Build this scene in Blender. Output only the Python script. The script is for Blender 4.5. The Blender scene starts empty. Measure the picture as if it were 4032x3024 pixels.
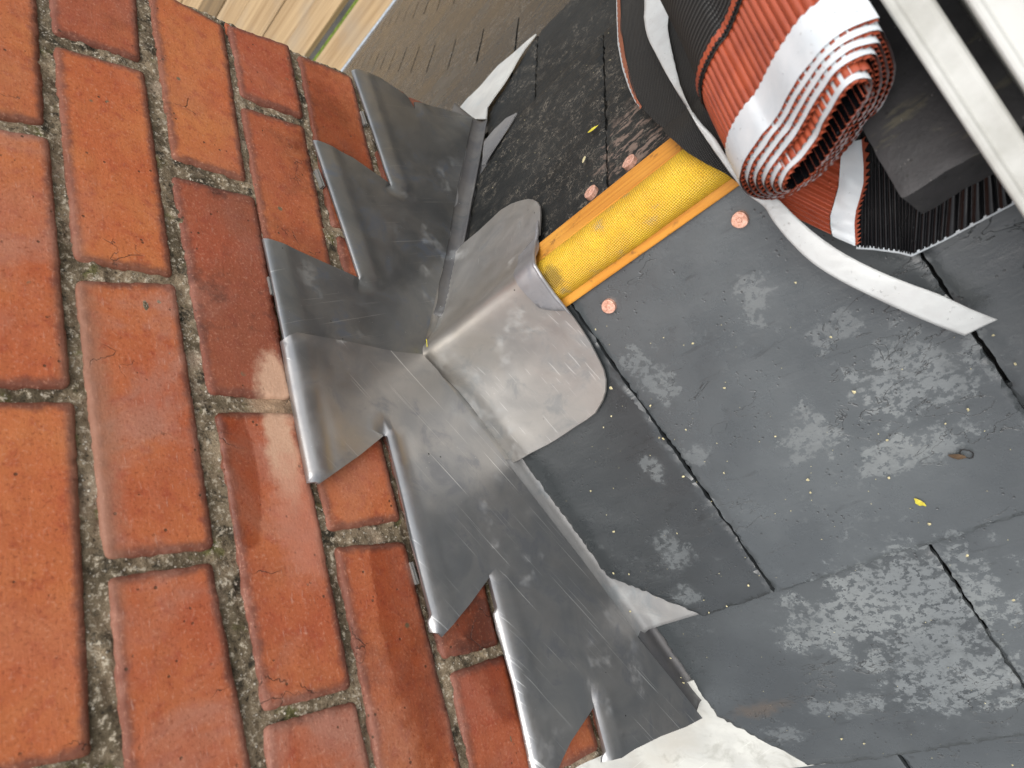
import bpy, math, random
import numpy as np
from mathutils import Vector, Matrix, noise
from mathutils.geometry import delaunay_2d_cdt
random.seed(7)
scene = bpy.context.scene
COL = scene.collection

# ------------------------------------------------------------------ camera
CR = np.array([[0.6671784775658849, -0.2813200026539362, -0.68973323479419],
               [-0.43739277978107505, -0.8974594344035793, -0.05704489280725067],
               [-0.6029597293918161, 0.33974346161007435, -0.7218129570913447]])
CC = np.array([0.49136967397519815, -0.687835538853885, 0.152616276597487])
CF = 2860.92
cd = bpy.data.cameras.new('camera'); cam = bpy.data.objects.new('camera', cd); COL.objects.link(cam)
cam.matrix_world = Matrix([[CR[0][0], -CR[1][0], -CR[2][0], CC[0]],
                           [CR[0][1], -CR[1][1], -CR[2][1], CC[1]],
                           [CR[0][2], -CR[1][2], -CR[2][2], CC[2]], [0, 0, 0, 1]])
cd.sensor_width = 36; cd.lens = 36 * CF / 4032
cd.clip_start = 0.01; cd.clip_end = 200
cd.dof.use_dof = True; cd.dof.focus_distance = 0.74; cd.dof.aperture_fstop = 10
scene.camera = cam

# ------------------------------------------------------------------ light
world = bpy.data.worlds.new('World'); scene.world = world; world.use_nodes = True
wn, wl = world.node_tree.nodes, world.node_tree.links
SUN_EL, SUN_ROT = math.radians(68), math.radians(118)
sky = wn.new('ShaderNodeTexSky'); sky.sky_type = 'NISHITA'; sky.sun_disc = False
sky.sun_elevation = SUN_EL; sky.sun_rotation = SUN_ROT; sky.dust_density = 4
hs = wn.new('ShaderNodeHueSaturation'); hs.inputs['Saturation'].default_value = 0.22
bg = wn['Background']; bg.inputs['Strength'].default_value = 0.15
wl.new(sky.outputs[0], hs.inputs['Color']); wl.new(hs.outputs[0], bg.inputs['Color'])
sl = bpy.data.lights.new('sun', 'SUN'); sl.energy = 1.3; sl.angle = math.radians(60); sl.color = (1, .96, .9)
sun = bpy.data.objects.new('sun', sl); COL.objects.link(sun)
# sky rotation is clockwise from +Y seen from above
sdir = Vector((math.sin(SUN_ROT) * math.cos(SUN_EL), math.cos(SUN_ROT) * math.cos(SUN_EL), math.sin(SUN_EL)))
sun.rotation_euler = sdir.to_track_quat('Z', 'Y').to_euler()
scene.view_settings.view_transform = 'Standard'; scene.view_settings.look = 'None'
scene.view_settings.exposure = 0.58; scene.view_settings.gamma = 1
scene.view_settings.use_curve_mapping = False
scene.render.resolution_x, scene.render.resolution_y = 1024, 768

# ------------------------------------------------------------------ the place
# x: out of the chimney face, along the ridge; y: along the brick courses; z: up. metres.
Y0, Z0 = -0.3876, -0.331
AN, AF, AF2, SH = math.radians(30.6), math.radians(28.2), math.radians(30.3), .64
BL, BH = 0.225, 0.0809
def ray(px, py):
    return CR.T @ np.array([(px - 2016) / CF, (py - 1512) / CF, 1.0])
def hit(p, n, d):
    v = ray(*p); n = np.array(n, float); return CC + v * ((d - n @ CC) / (n @ v))
def WP(p, o=0.0):                       # survey point -> (y, z) on the chimney face
    h = hit(p, (1, 0, 0), o); return (h[1], h[2])
nN = np.array([0, -math.sin(AN), math.cos(AN)]); dN = nN @ np.array([0, Y0, Z0])
nF = np.array([0, math.sin(AF), math.cos(AF)]); dF = nF @ np.array([0, Y0, Z0])
def NP(p, o=0.0):                       # -> (x, distance down the near slope)
    h = hit(p, nN, dN + o); return (h[0], -(h[1] - Y0) / math.cos(AN))
def FP(p, o=0.0):
    h = hit(p, nF, dF + o); return (h[0], (h[1] - Y0) / math.cos(AF))
def near3(x, s, h): return (x, Y0 - s * math.cos(AN) - h * math.sin(AN), Z0 - s * math.sin(AN) + h * math.cos(AN))
def far3(x, s, h):                       # the far slope sags: a little steeper below the second course
    a = min(s, SH); b = max(s - SH, 0)
    ang = AF if s < SH else AF2
    return (x, Y0 + a * math.cos(AF) + b * math.cos(AF2) + h * math.sin(ang), Z0 - a * math.sin(AF) - b * math.sin(AF2) + h * math.cos(ang))
def wall3(x, y, h): return (h, x, y)
def xy_on(p, zf):                       # ray against a height field z = zf(x, y)
    v = ray(*p); lo, hi = 0.2, 3.0
    for _ in range(50):
        m = (lo + hi) / 2; q = CC + v * m
        if q[2] > zf(q[0], q[1]): lo = m
        else: hi = m
    return q
nz = noise.noise
def fnz(x, y, z=0.0, o=3): return noise.fractal((x, y, z), 1.0, 2.0, o)

# ------------------------------------------------------------------ helpers: objects
def link(name, me, mat=None, parent=None, smooth=True):
    o = bpy.data.objects.new(name, me); COL.objects.link(o)
    if mat is not None and not me.materials: me.materials.append(mat)
    if smooth:
        me.polygons.foreach_set('use_smooth', [True] * len(me.polygons))
    if parent is not None:
        o.parent = parent; o.matrix_parent_inverse = parent.matrix_world.inverted()
    return o
def tag(o, label=None, cat=None, group=None, kind=None):
    if label: o['label'] = label
    if cat: o['category'] = cat
    if group: o['group'] = group
    if kind: o['kind'] = kind
    return o
def empty(name, loc, label=None, cat=None, group=None, kind=None):
    o = bpy.data.objects.new(name, None); COL.objects.link(o); o.empty_display_size = 0.02
    o.location = loc; o.matrix_world = Matrix.Translation(loc)
    return tag(o, label, cat, group, kind)
def mesh(name, v, f, sharp=None):
    me = bpy.data.meshes.new(name); me.from_pydata([tuple(map(float, p)) for p in v], [], f); me.update()
    if sharp is not None: me.set_sharp_from_angle(angle=math.radians(sharp))
    return me

def densify(poly, res, jag=0.0, seed=0.0):
    out = []; n = len(poly)
    for i in range(n):
        a = np.array(poly[i]); b = np.array(poly[(i + 1) % n]); L = np.linalg.norm(b - a)
        k = max(1, int(round(L / res)))
        nrm = np.array([-(b - a)[1], (b - a)[0]]) / max(L, 1e-9)
        for j in range(k):
            p = a + (b - a) * j / k
            if jag and j:
                p = p + nrm * jag * (1.2 * fnz(p[0] * 60, p[1] * 60, seed, 2) + 1.3 * fnz(p[0] * 350, p[1] * 350, seed + 5, 3))
            out.append(p)
    return np.array(out)
def seg_dist(P, a, b):
    a = np.array(a); b = np.array(b); ab = b - a
    t = np.clip(((P - a) @ ab) / max(ab @ ab, 1e-12), 0, 1)
    return np.linalg.norm(P - (a + t[:, None] * ab), axis=1)
def edge_dist(P, poly):
    d = np.full(len(P), 1e9)
    for i in range(len(poly)):
        d = np.minimum(d, seg_dist(P, poly[i], poly[(i + 1) % len(poly)]))
    return d
def inside(P, poly):
    x, y = P[:, 0], P[:, 1]; c = np.zeros(len(P), bool); n = len(poly)
    for i in range(n):
        x1, y1 = poly[i]; x2, y2 = poly[(i + 1) % n]
        if y1 == y2: continue
        m = ((y1 > y) != (y2 > y)) & (x < (x2 - x1) * (y - y1) / (y2 - y1) + x1)
        c ^= m
    return c
def roundpoly(poly, r, k=4):
    out = []; n = len(poly)
    for i in range(n):
        p = np.array(poly[i]); a = np.array(poly[i - 1]); b = np.array(poly[(i + 1) % n])
        u = a - p; w = b - p; lu, lw = np.linalg.norm(u), np.linalg.norm(w)
        rr = min(r, lu * .4, lw * .4); s = p + u / lu * rr; e = p + w / lw * rr
        for j in range(k + 1):
            t = j / k; out.append((1 - t) ** 2 * s + 2 * t * (1 - t) * p + t * t * e)
    return out
def sheet(name, poly, to3, hf, thick, res, mat, parent=None, jag=0.0, seed=0.0, rows=None, bottom=True, avoid=(), sharp=40, data=None):
    """solid sheet with outline poly in surface coordinates; hf(P, d) is the height of its top"""
    B = densify(poly, res, jag, seed)
    lo, hi = B.min(0), B.max(0)
    xs = np.arange(lo[0], hi[0], res); ys = np.arange(lo[1], hi[1], res * .87)
    G = np.array([(x + (res / 2 if j % 2 else 0), y) for j, y in enumerate(ys) for x in xs])
    rs = np.random.RandomState(int(seed * 10) + 3)
    G = G + rs.uniform(-.18, .18, G.shape) * res
    for a_, b_, w_ in avoid: G = G[seg_dist(G, a_, b_) > w_]
    if rows is not None: G = np.vstack([G] + [np.array(r) for r in rows])
    G = G[inside(G, B)]; G = G[edge_dist(G, B) > res * .35] if rows is None else G[edge_dist(G, B) > res * .12]
    co = [Vector(p) for p in np.vstack([B, G])]
    nb = len(B)
    r = delaunay_2d_cdt(co, [(i, (i + 1) % nb) for i in range(nb)], [], 1, 1e-7)
    V = np.array([tuple(p) for p in r[0]]); F = [tuple(f) for f in r[2]]
    F = [f for f in F if inside(np.array([V[list(f)].mean(0)]), B)[0]] if len(V) < 1 else F
    d = edge_dist(V, B); H = hf(V, d)
    vs = [to3(V[i][0], V[i][1], H[i]) for i in range(len(V))]
    # orient
    def ccw(f):
        a, b, c = (np.array(vs[i]) for i in f[:3]); return np.cross(b - a, c - a)
    a0 = np.array(to3(lo[0], lo[1], 0)); up = np.array(to3(lo[0], lo[1], 1)) - a0
    F = [f if ccw(f) @ up > 0 else f[::-1] for f in F]
    # boundary edges
    cnt = {}
    for f in F:
        for i in range(len(f)):
            e = (f[i], f[(i + 1) % len(f)]); cnt[e] = 1
    be = [e for e in cnt if (e[1], e[0]) not in cnt]
    m = {}
    faces = list(F)
    if bottom == 'full':
        n0 = len(vs)
        vs += [to3(V[i][0], V[i][1], H[i] - thick) for i in range(len(V))]
        faces += [tuple(n0 + i for i in f[::-1]) for f in F]
        faces += [(b, a, n0 + a, n0 + b) for a, b in be]
    else:
        for e in be:
            for i in e:
                if i not in m:
                    m[i] = len(vs); vs.append(to3(V[i][0], V[i][1], H[i] - thick))
        faces += [(b, a, m[a], m[b]) for a, b in be]
    me = mesh(name, vs, faces, sharp)
    if data is not None:
        at = me.attributes.new('mark', 'FLOAT', 'POINT')
        vals = np.zeros(len(vs)); vals[:len(V)] = data(V, d); at.data.foreach_set('value', vals.astype(np.float32))
    return link(name, me, mat, parent, smooth=True)
def ribbon(name, C, W, mat, parent=None, thick=0.0006, flat=False):
    """strip: rows of points C[i] + W[i][j]; C Nx3, W list NxMx3 absolute points"""
    W = np.array(W, float); n, k = W.shape[:2]
    v = W.reshape(-1, 3); f = [(i * k + j, i * k + j + 1, (i + 1) * k + j + 1, (i + 1) * k + j) for i in range(n - 1) for j in range(k - 1)]
    me = mesh(name, v, f)
    uv = me.uv_layers.new(name='uv')
    L = np.concatenate([[0], np.cumsum(np.linalg.norm(W[1:, 0] - W[:-1, 0], axis=1))])
    Wd = np.concatenate([[0], np.cumsum(np.linalg.norm(W[0, 1:] - W[0, :-1], axis=1))])
    for lp in me.loops:
        i, j = divmod(lp.vertex_index, k); uv.data[lp.index].uv = (L[i], Wd[j])
    return link(name, me, mat, parent, smooth=not flat)
def box_mesh(name, corners8):
    f = [(0, 1, 2, 3), (7, 6, 5, 4), (0, 4, 5, 1), (1, 5, 6, 2), (2, 6, 7, 3), (3, 7, 4, 0)]
    me = mesh(name, corners8, f)
    import bmesh
    b = bmesh.new(); b.from_mesh(me); bmesh.ops.recalc_face_normals(b, faces=b.faces); b.to_mesh(me); b.free()
    return me
def bevel(o, w, seg=2):
    m = o.modifiers.new('bevel', 'BEVEL'); m.width = w; m.segments = seg; m.limit_method = 'ANGLE'; return o

# ------------------------------------------------------------------ helpers: materials
class NT:
    def __init__(s, name):
        s.m = bpy.data.materials.new(name); s.m.use_nodes = True
        s.t = s.m.node_tree; s.n = s.t.nodes; s.b = s.n['Principled BSDF']
        s.tc = s.n.new('ShaderNodeTexCoord'); s.co = s.tc.outputs['Object']
    def L(s, a, b): s.t.links.new(a, b)
    def setin(s, sock, v):
        if hasattr(v, 'is_output') or isinstance(v, bpy.types.NodeSocket): s.L(v, sock)
        elif isinstance(v, (tuple, list)) and len(v) == 3 and sock.type == 'RGBA': sock.default_value = (*v, 1)
        else: sock.default_value = v
    def mp(s, co=None, scale=(1, 1, 1), rot=(0, 0, 0), loc=(0, 0, 0)):
        n = s.n.new('ShaderNodeMapping'); s.L(co or s.co, n.inputs[0])
        n.inputs['Scale'].default_value = scale; n.inputs['Rotation'].default_value = rot; n.inputs['Location'].default_value = loc
        return n.outputs[0]
    def noise(s, sc, det=4, rough=.55, co=None, dist=0.0, out='Fac', lac=2.0):
        n = s.n.new('ShaderNodeTexNoise'); s.L(co or s.co, n.inputs['Vector'])
        n.inputs['Scale'].default_value = sc; n.inputs['Detail'].default_value = det
        n.inputs['Roughness'].default_value = rough; n.inputs['Distortion'].default_value = dist; n.inputs['Lacunarity'].default_value = lac
        return n.outputs[out]
    def vor(s, sc, co=None, feat='F1', out='Distance', rnd=1.0):
        n = s.n.new('ShaderNodeTexVoronoi'); n.feature = feat; s.L(co or s.co, n.inputs['Vector'])
        n.inputs['Scale'].default_value = sc; n.inputs['Randomness'].default_value = rnd
        return n.outputs[out]
    def math(s, op, a, b=0.0, c=0.0, clamp=False):
        n = s.n.new('ShaderNodeMath'); n.operation = op; n.use_clamp = clamp
        for i, v in enumerate((a, b, c)): s.setin(n.inputs[i], v)
        return n.outputs[0]
    def rng(s, v, a, b, c=0.0, d=1.0, smooth=True):
        n = s.n.new('ShaderNodeMapRange'); n.interpolation_type = 'SMOOTHSTEP' if smooth else 'LINEAR'
        s.setin(n.inputs['Value'], v)
        for k, x in zip(('From Min', 'From Max', 'To Min', 'To Max'), (a, b, c, d)): n.inputs[k].default_value = x
        return n.outputs[0]
    def mix(s, f, a, b, mode='MIX'):
        n = s.n.new('ShaderNodeMix'); n.data_type = 'RGBA'; n.blend_type = mode
        s.setin(n.inputs[0], f); s.setin(n.inputs[6], a); s.setin(n.inputs[7], b); return n.outputs[2]
    def mixf(s, f, a, b):
        n = s.n.new('ShaderNodeMix'); s.setin(n.inputs[0], f); s.setin(n.inputs[2], a); s.setin(n.inputs[3], b); return n.outputs[0]
    def vadd(s, a, b, op='ADD'):
        n = s.n.new('ShaderNodeVectorMath'); n.operation = op; s.setin(n.inputs[0], a); s.setin(n.inputs[1], b); return n.outputs[0]
    def attr(s, name, obj=False):
        n = s.n.new('ShaderNodeAttribute'); n.attribute_name = name; n.attribute_type = 'OBJECT' if obj else 'GEOMETRY'; return n.outputs
    def rand(s): return s.n.new('ShaderNodeObjectInfo').outputs['Random']
    def blob(s, c, r, warp=None, amt=.3, soft=.35):
        """stain mask: ellipsoid at c with radii r, edge broken up by noise"""
        v = s.vadd(s.co, tuple(-x for x in c)); v = s.vadd(v, tuple(1 / x for x in r), 'MULTIPLY')
        n = s.n.new('ShaderNodeVectorMath'); n.operation = 'LENGTH'; s.L(v, n.inputs[0]); l = n.outputs['Value']
        if warp is not None: l = s.math('ADD', l, s.math('MULTIPLY', s.math('SUBTRACT', warp, .5), amt * 4))
        return s.rng(l, 1 + soft, 1 - soft)
    def mx(s, *a):
        r = a[0]
        for x in a[1:]: r = s.math('MAXIMUM', r, x)
        return r
    def bump(s, h, dist, strength=1.0, nrm=None):
        n = s.n.new('ShaderNodeBump'); n.inputs['Strength'].default_value = strength; n.inputs['Distance'].default_value = dist
        s.L(h, n.inputs['Height'])
        if nrm is not None: s.L(nrm, n.inputs['Normal'])
        return n.outputs[0]
    def out(s, col=None, rough=None, nrm=None, metal=None, spec=None, coat=None, coatr=None):
        b = s.b
        for k, v in (('Base Color', col), ('Roughness', rough), ('Normal', nrm), ('Metallic', metal), ('Specular IOR Level', spec), ('Coat Weight', coat), ('Coat Roughness', coatr)):
            if v is not None: s.setin(b.inputs[k], v)
        return s.m

def m_brick():
    t = NT('brick_clay'); rnd = t.attr('tone', True)['Fac']; scuff = t.attr('scuff', True)['Fac']; soot = t.attr('soot', True)['Fac']
    big = t.noise(14, 4); fine = t.noise(420, 4, .6); mid = t.noise(90, 5, .6)
    drag = t.noise(1, 4, .65, co=t.mp(scale=(300, 90, 520)))
    c = t.mix(rnd, (.47, .122, .040), (.34, .074, .034))
    c = t.mix(t.rng(big, .35, .7), c, t.mix(rnd, (.52, .175, .056), (.42, .108, .044)))
    c = t.mix(t.rng(mid, .48, .72, 0, .55), c, (.30, .05, .025))
    e = t.attr('mark')['Fac']                                   # fired, darker arris along every brick
    edge = t.math('MULTIPLY', t.rng(t.math('ADD', e, t.math('MULTIPLY', t.math('SUBTRACT', mid, .5), .9)), .18, .80), .80)
    c = t.mix(edge, c, (.12, .050, .036))
    pink = t.math('MULTIPLY', t.rng(t.noise(11, 5, .6, dist=.6), .46, .66), scuff)
    c = t.mix(t.math('MULTIPLY', pink, .75), c, (.40, .19, .135))
    c = t.mix(t.math('MULTIPLY', t.rng(drag, .60, .72), t.math('MULTIPLY_ADD', scuff, .45, .10)), c, (.58, .33, .25))
    c = t.mix(t.math('MULTIPLY', soot, t.rng(t.noise(7, 3), .30, .60, .25, .75)), c, (.17, .055, .034))
    sm = t.math('MULTIPLY', t.rng(t.noise(16, 6, .65), .50, .62), soot)
    c = t.mix(t.math('MULTIPLY', sm, .8), c, (.085, .032, .022))
    crack = t.math('MULTIPLY', t.rng(t.vor(26, co=t.vadd(t.mp(scale=(1, 1, .6)), t.math('MULTIPLY', t.noise(60, 3), .02)), feat='DISTANCE_TO_EDGE'), .0, .012, 1, 0), t.rng(t.noise(16, 2), .60, .66))
    c = t.mix(t.math('MULTIPLY', crack, .75), c, (.03, .018, .012))
    pit = t.math('MULTIPLY', t.rng(t.vor(150), .12, .2, 1, 0), t.rng(t.noise(45, 2), .56, .62))
    c = t.mix(t.math('MULTIPLY', pit, .8), c, (.05, .03, .015))
    c = t.mix(t.rng(fine, .55, .72, 0, .34), c, (.64, .33, .22))
    c = t.mix(t.rng(fine, .45, .30, 0, .55), c, (.20, .045, .018))
    c = t.mix(t.math('MULTIPLY', t.blob((0, *WP((360, 1650))), (.05, .13, .014), mid, .3, .5), .6), c, (.30, .155, .100))
    # grey-green lichen spots and old mortar smears
    wz = t.noise(70, 6, .7)
    lich = t.math('MULTIPLY', t.rng(t.vor(55, co=t.mp(scale=(1, 1, 1))), .10, .16, 1, 0), t.rng(t.noise(20, 2, co=t.mp(loc=(3, 1, 2))), .62, .66))
    c = t.mix(lich, c, (.16, .12, .07))
    a = t.blob((0, *WP((1085, 1520))), (.05, .030, .016), wz, .35)
    b = t.blob((0, *WP((1110, 1760))), (.05, .046, .013), wz, .3)
    d = t.blob((0, *WP((1185, 2050))), (.05, .05, .020), wz, .4)
    c = t.mix(t.math('MULTIPLY', t.mx(a, b), .92), c, t.mix(fine, (.48, .27, .17), (.66, .44, .31)))
    c = t.mix(t.math('MULTIPLY', d, .55), c, (.50, .20, .13))
    wet = t.mx(t.blob((0, *WP((930, 1850))), (.05, .062, .017), wz, .12, .08), t.blob((0, *WP((1560, 2450))), (.05, .075, .016), wz, .2, .1), t.blob((0, *WP((1120, 1250))), (.05, .055, .014), wz, .25, .15), t.blob((0, *WP((1980, 2700))), (.05, .03, .018), wz, .2, .15), t.blob((0, *WP((1620, 2560))), (.05, .1, .022), wz, .5), t.blob((0, *WP((1350, 650))), (.05, .12, .05), wz, .5), t.blob((0, *WP((1900, 2440))), (.05, .07, .03), wz, .4))
    c = t.mix(t.math('MULTIPLY', wet, .8), c, t.mix(1.0, c, (.62, .48, .40), 'MULTIPLY'))
    hgt = t.math('ADD', t.math('MULTIPLY', fine, .9), t.math('ADD', t.math('MULTIPLY', drag, .5), t.math('MULTIPLY', mid, .6)))
    hgt = t.math('SUBTRACT', hgt, t.math('ADD', t.math('MULTIPLY', crack, 1.2), pit))
    return t.out(c, t.mixf(wet, t.rng(mid, .3, .7, .62, .8), .40), t.bump(hgt, .0006, .65), spec=.4)
def m_mortar():
    t = NT('old_mortar'); a = t.noise(22, 4); g = t.noise(230, 4, .75); s2 = t.vor(300)
    c = t.mix(t.rng(a, .35, .65), (.11, .085, .052), (.26, .20, .13))
    c = t.mix(t.rng(t.noise(50, 5, .7), .52, .66), c, (.035, .030, .020))
    c = t.mix(t.rng(t.noise(13, 3), .56, .66, 0, .9), c, (.38, .29, .21))
    c = t.mix(t.math('MULTIPLY', t.rng(t.noise(33, 4, .6, co=t.mp(loc=(5, 2, 7))), .58, .68), .7), c, (.115, .115, .03))
    c = t.mix(t.rng(g, .53, .64, 0, .85), c, (.55, .48, .37))
    c = t.mix(t.rng(g, .44, .32, 0, .85), c, (.018, .014, .010))
    grain = t.math('MULTIPLY', t.rng(s2, .20, .34, 1, 0), t.rng(t.noise(150, 2, co=t.mp(loc=(1, 9, 4))), .55, .60))
    c = t.mix(grain, c, (.62, .56, .46))
    c = t.mix(t.math('MULTIPLY', t.blob((0, *WP((1085, 1600))), (.05, .03, .020), a, .3), .8), c, (.42, .28, .18))
    return t.out(c, .85, t.bump(t.math('ADD', g, t.math('MULTIPLY', grain, .6)), .0022, 1.0), spec=.3)
def m_lead(name, base, stain, blue, sdir, warm=.0, rough=.42, scr=1.0, metal=.72):
    t = NT(name); a = t.noise(16, 5, .6, dist=.8); b = t.noise(30, 6, .65, dist=.5, co=t.mp(loc=(4, 2, 8))); f = t.noise(500, 3, .6)
    c = t.mix(t.rng(a, .35, .65), base, stain)
    c = t.mix(t.rng(b, .52, .68, 0, .7), c, blue)
    c = t.mix(t.rng(t.noise(9, 3, co=t.mp(loc=(7, 7, 1))), .5, .7, 0, warm), c, (.40, .34, .26))
    wallp, ang = sdir
    co = t.mp(rot=(-ang, 0, 0) if wallp else (0, 0, -ang)); sa = (60, 7, 520) if wallp else (7, 520, 60); sb = (60, 13, 900) if wallp else (13, 900, 60)
    s1 = t.noise(1, 1, .5, co=t.mp(co, scale=sa)); s3 = t.noise(1, 1, .5, co=t.mp(co, scale=sb, loc=(3, 3, 3)))
    s = t.math('ADD', t.rng(s1, .70, .745), t.math('MULTIPLY', t.rng(s3, .72, .78), .6))
    s = t.math('MULTIPLY', s, t.math('MULTIPLY', t.rng(t.noise(9, 2), .40, .55), scr))
    c = t.mix(t.math('MULTIPLY', s, .8, clamp=True), c, (.85, .85, .83))
    ox = t.rng(t.noise(34, 4, .6, co=t.mp(loc=(2, 5, 3))), .54, .72); ox = t.math('MULTIPLY', ox, t.rng(t.noise(10, 2), .50, .62))
    c = t.mix(t.math('MULTIPLY', ox, .07 if wallp else .18), c, (.55, .60, .62))
    dots = t.math('MULTIPLY', t.rng(t.vor(240), .06, .10, 1, 0), t.rng(t.noise(60, 2), .60, .64))
    c = t.mix(dots, c, (.62, .62, .60))
    c = t.mix(t.math('MULTIPLY', t.rng(t.vor(70, co=t.mp(loc=(1, 2, 2))), .045, .07, 1, 0), t.rng(t.noise(25, 2), .6, .63)), c, (.03, .03, .03))
    dent = t.noise(19, 2, .5)
    n = t.bump(dent, .003, .24); n = t.bump(t.math('SUBTRACT', t.math('ADD', t.math('MULTIPLY', f, .25), 0.0), t.math('MULTIPLY', s, .3)), .0004, .7, n)
    r = t.math('ADD', t.rng(b, .3, .7, rough - .04, rough + .12), t.math('MULTIPLY', ox, .12))
    return t.out(c, r, n, metal=t.math('MULTIPLY', t.math('SUBTRACT', 1.0, t.math('MULTIPLY', ox, .35)), metal), spec=.5)
def m_slate(far=False):
    t = NT('wet_slate' if far else 'slate'); r = t.rand()
    off = t.n.new('ShaderNodeCombineXYZ'); t.L(t.math('MULTIPLY', r, 7.3), off.inputs[0]); t.L(t.math('MULTIPLY', r, 3.1), off.inputs[1])
    co = t.vadd(t.co, off.outputs[0])
    ang = -AF if far else AN
    co = t.mp(co, rot=(-ang, 0, 0))
    A = t.noise(7, 4, .6, co=co); M = t.noise(55, 7, .68, co=co, dist=.3); G = t.noise(420, 4, .65, co=co)
    lay = t.noise(1, 5, .62, co=t.mp(co, scale=(26, 85, 60), rot=(0, 0, .35)), dist=.5)
    if far:
        c = t.mix(t.rng(A, .35, .7), (.012, .013, .013), (.024, .025, .024))
        w = t.vadd(co, t.math('MULTIPLY', t.noise(160, 3, co=co), .012))
        cr = t.rng(t.math('ABSOLUTE', t.math('SUBTRACT', t.noise(150, 3, .55, co=t.mp(co, scale=(1, .7, 1)), dist=1.2), .5)), .0, .028, 1, 0)
        cr = t.math('MULTIPLY', cr, t.math('MULTIPLY', t.rng(t.noise(60, 3, co=co), .42, .6), t.rng(t.noise(9, 3, .6, co=co), .40, .55)))
        c = t.mix(t.math('MULTIPLY', cr, .75), c, (.24, .21, .17))
        c = t.mix(t.math('MULTIPLY', t.rng(M, .62, .75), .35), c, (.10, .10, .09))
        c = t.mix(t.math('MULTIPLY', t.math('MULTIPLY', t.blob(tuple(far3(*FP((2510, 500)), 0)), (.05, .05, .05), M, .5), t.rng(t.noise(130, 4, .7, co=t.mp(co, scale=(.4, 1, 1), rot=(0, 0, -.6))), .5, .58)), .8), c, (.22, .16, .13))
        h = t.math('ADD', t.math('MULTIPLY', lay, .9), t.math('ADD', t.math('MULTIPLY', M, .5), t.math('MULTIPLY', G, .22)))
        return t.out(c, t.math('ADD', t.math('MULTIPLY_ADD', t.attr('wet', True)['Fac'], -.28, t.rng(A, .3, .7, .46, .58)), t.math('MULTIPLY', cr, .3)), t.bump(h, .0022, .75), spec=t.math('MULTIPLY_ADD', t.attr('wet', True)['Fac'], .65, .20))
    c = t.mix(t.rng(A, .35, .68), (.052, .059, .063), (.076, .085, .089))
    c = t.mix(t.rng(lay, .40, .30, 0, .35), c, (.022, .024, .025))
    tn = t.n.new('ShaderNodeCombineXYZ'); tv = t.attr('tone', True)['Fac']
    for k_ in range(3): t.L(tv, tn.inputs[k_])
    c = t.mix(1.0, c, tn.outputs[0], 'MULTIPLY')
    W = M
    def nb(px, py, rx, ry): return t.blob(tuple(near3(*NP((px, py)), 0)), (rx, ry, ry), W, .95, .7)
    fld = t.mx(nb(3600, 1480, .045, .035), nb(3180, 1720, .022, .022), nb(2560, 1480, .018, .03), nb(3600, 1780, .035, .016),
               nb(3560, 2380, .075, .050), nb(3250, 2480, .045, .035), nb(3350, 2780, .040, .012), nb(3640, 2560, .05, .035), nb(3760, 2700, .06, .03),
               nb(2640, 2170, .016, .020), nb(2560, 1850, .01, .012), nb(2740, 1800, .012, .012), nb(2960, 1180, .015, .02), nb(3880, 2650, .02, .02), nb(3300, 1300, .02, .012), nb(2700, 2340, .014, .01), nb(3080, 2900, .02, .01))
    strong = t.mx(nb(3550, 2400, .080, .055), nb(3760, 2700, .06, .03), nb(3560, 1600, .045, .04))
    thr = t.noise(150, 6, .72, co=t.mp(co, scale=(.9, 1.1, 1)), dist=.15)
    ph = t.math('MULTIPLY', t.rng(t.math('ADD', thr, t.math('MULTIPLY', fld, .12)), .565, .60), t.rng(fld, .25, .7))
    ph = t.math('MAXIMUM', ph, t.math('MULTIPLY', t.math('MULTIPLY', t.rng(thr, .56, .62), t.rng(t.noise(11, 3, co=co), .54, .64)), .45))
    c = t.mix(t.math('MULTIPLY', t.math('MULTIPLY', fld, t.rng(t.noise(30, 5, .7, co=co), .35, .65)), .36), c, (.13, .142, .146))
    c = t.mix(t.math('MULTIPLY', ph, t.math('MULTIPLY_ADD', strong, .40, .38)), c, t.mix(t.rng(A, .4, .6), (.155, .170, .175), (.19, .205, .205)))
    pit = t.math('MULTIPLY', t.rng(t.vor(190, co=co), .13, .22, 1, 0), t.rng(t.noise(40, 3, co=co), .50, .6))
    c = t.mix(t.math('MULTIPLY', pit, .75), c, (.024, .026, .027))
    rust = t.math('MULTIPLY', nb(2990, 2800, .03, .008), .35)
    c = t.mix(rust, c, (.12, .075, .04))
    cl = t.math('MULTIPLY', t.rng(t.math('ABSOLUTE', t.math('SUBTRACT', t.noise(22, 4, .55, co=t.mp(co, scale=(.7, 1.6, 1)), dist=.7), .5)), .0, .006, 1, 0), t.rng(t.noise(9, 2, co=co), .52, .58))
    c = t.mix(t.math('MULTIPLY', cl, .7), c, (.018, .018, .018))
    h = t.math('ADD', t.math('MULTIPLY', lay, .8), t.math('ADD', t.math('MULTIPLY', M, .45), t.math('MULTIPLY', G, .16)))
    h = t.math('SUBTRACT', h, t.math('ADD', t.math('MULTIPLY', pit, .35), t.math('MULTIPLY', cl, .5)))
    rr = t.math('ADD', t.rng(M, .3, .7, .24, .36), t.math('MULTIPLY', ph, .22))
    return t.out(c, rr, t.bump(h, .0011, .55), spec=.7)
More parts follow.
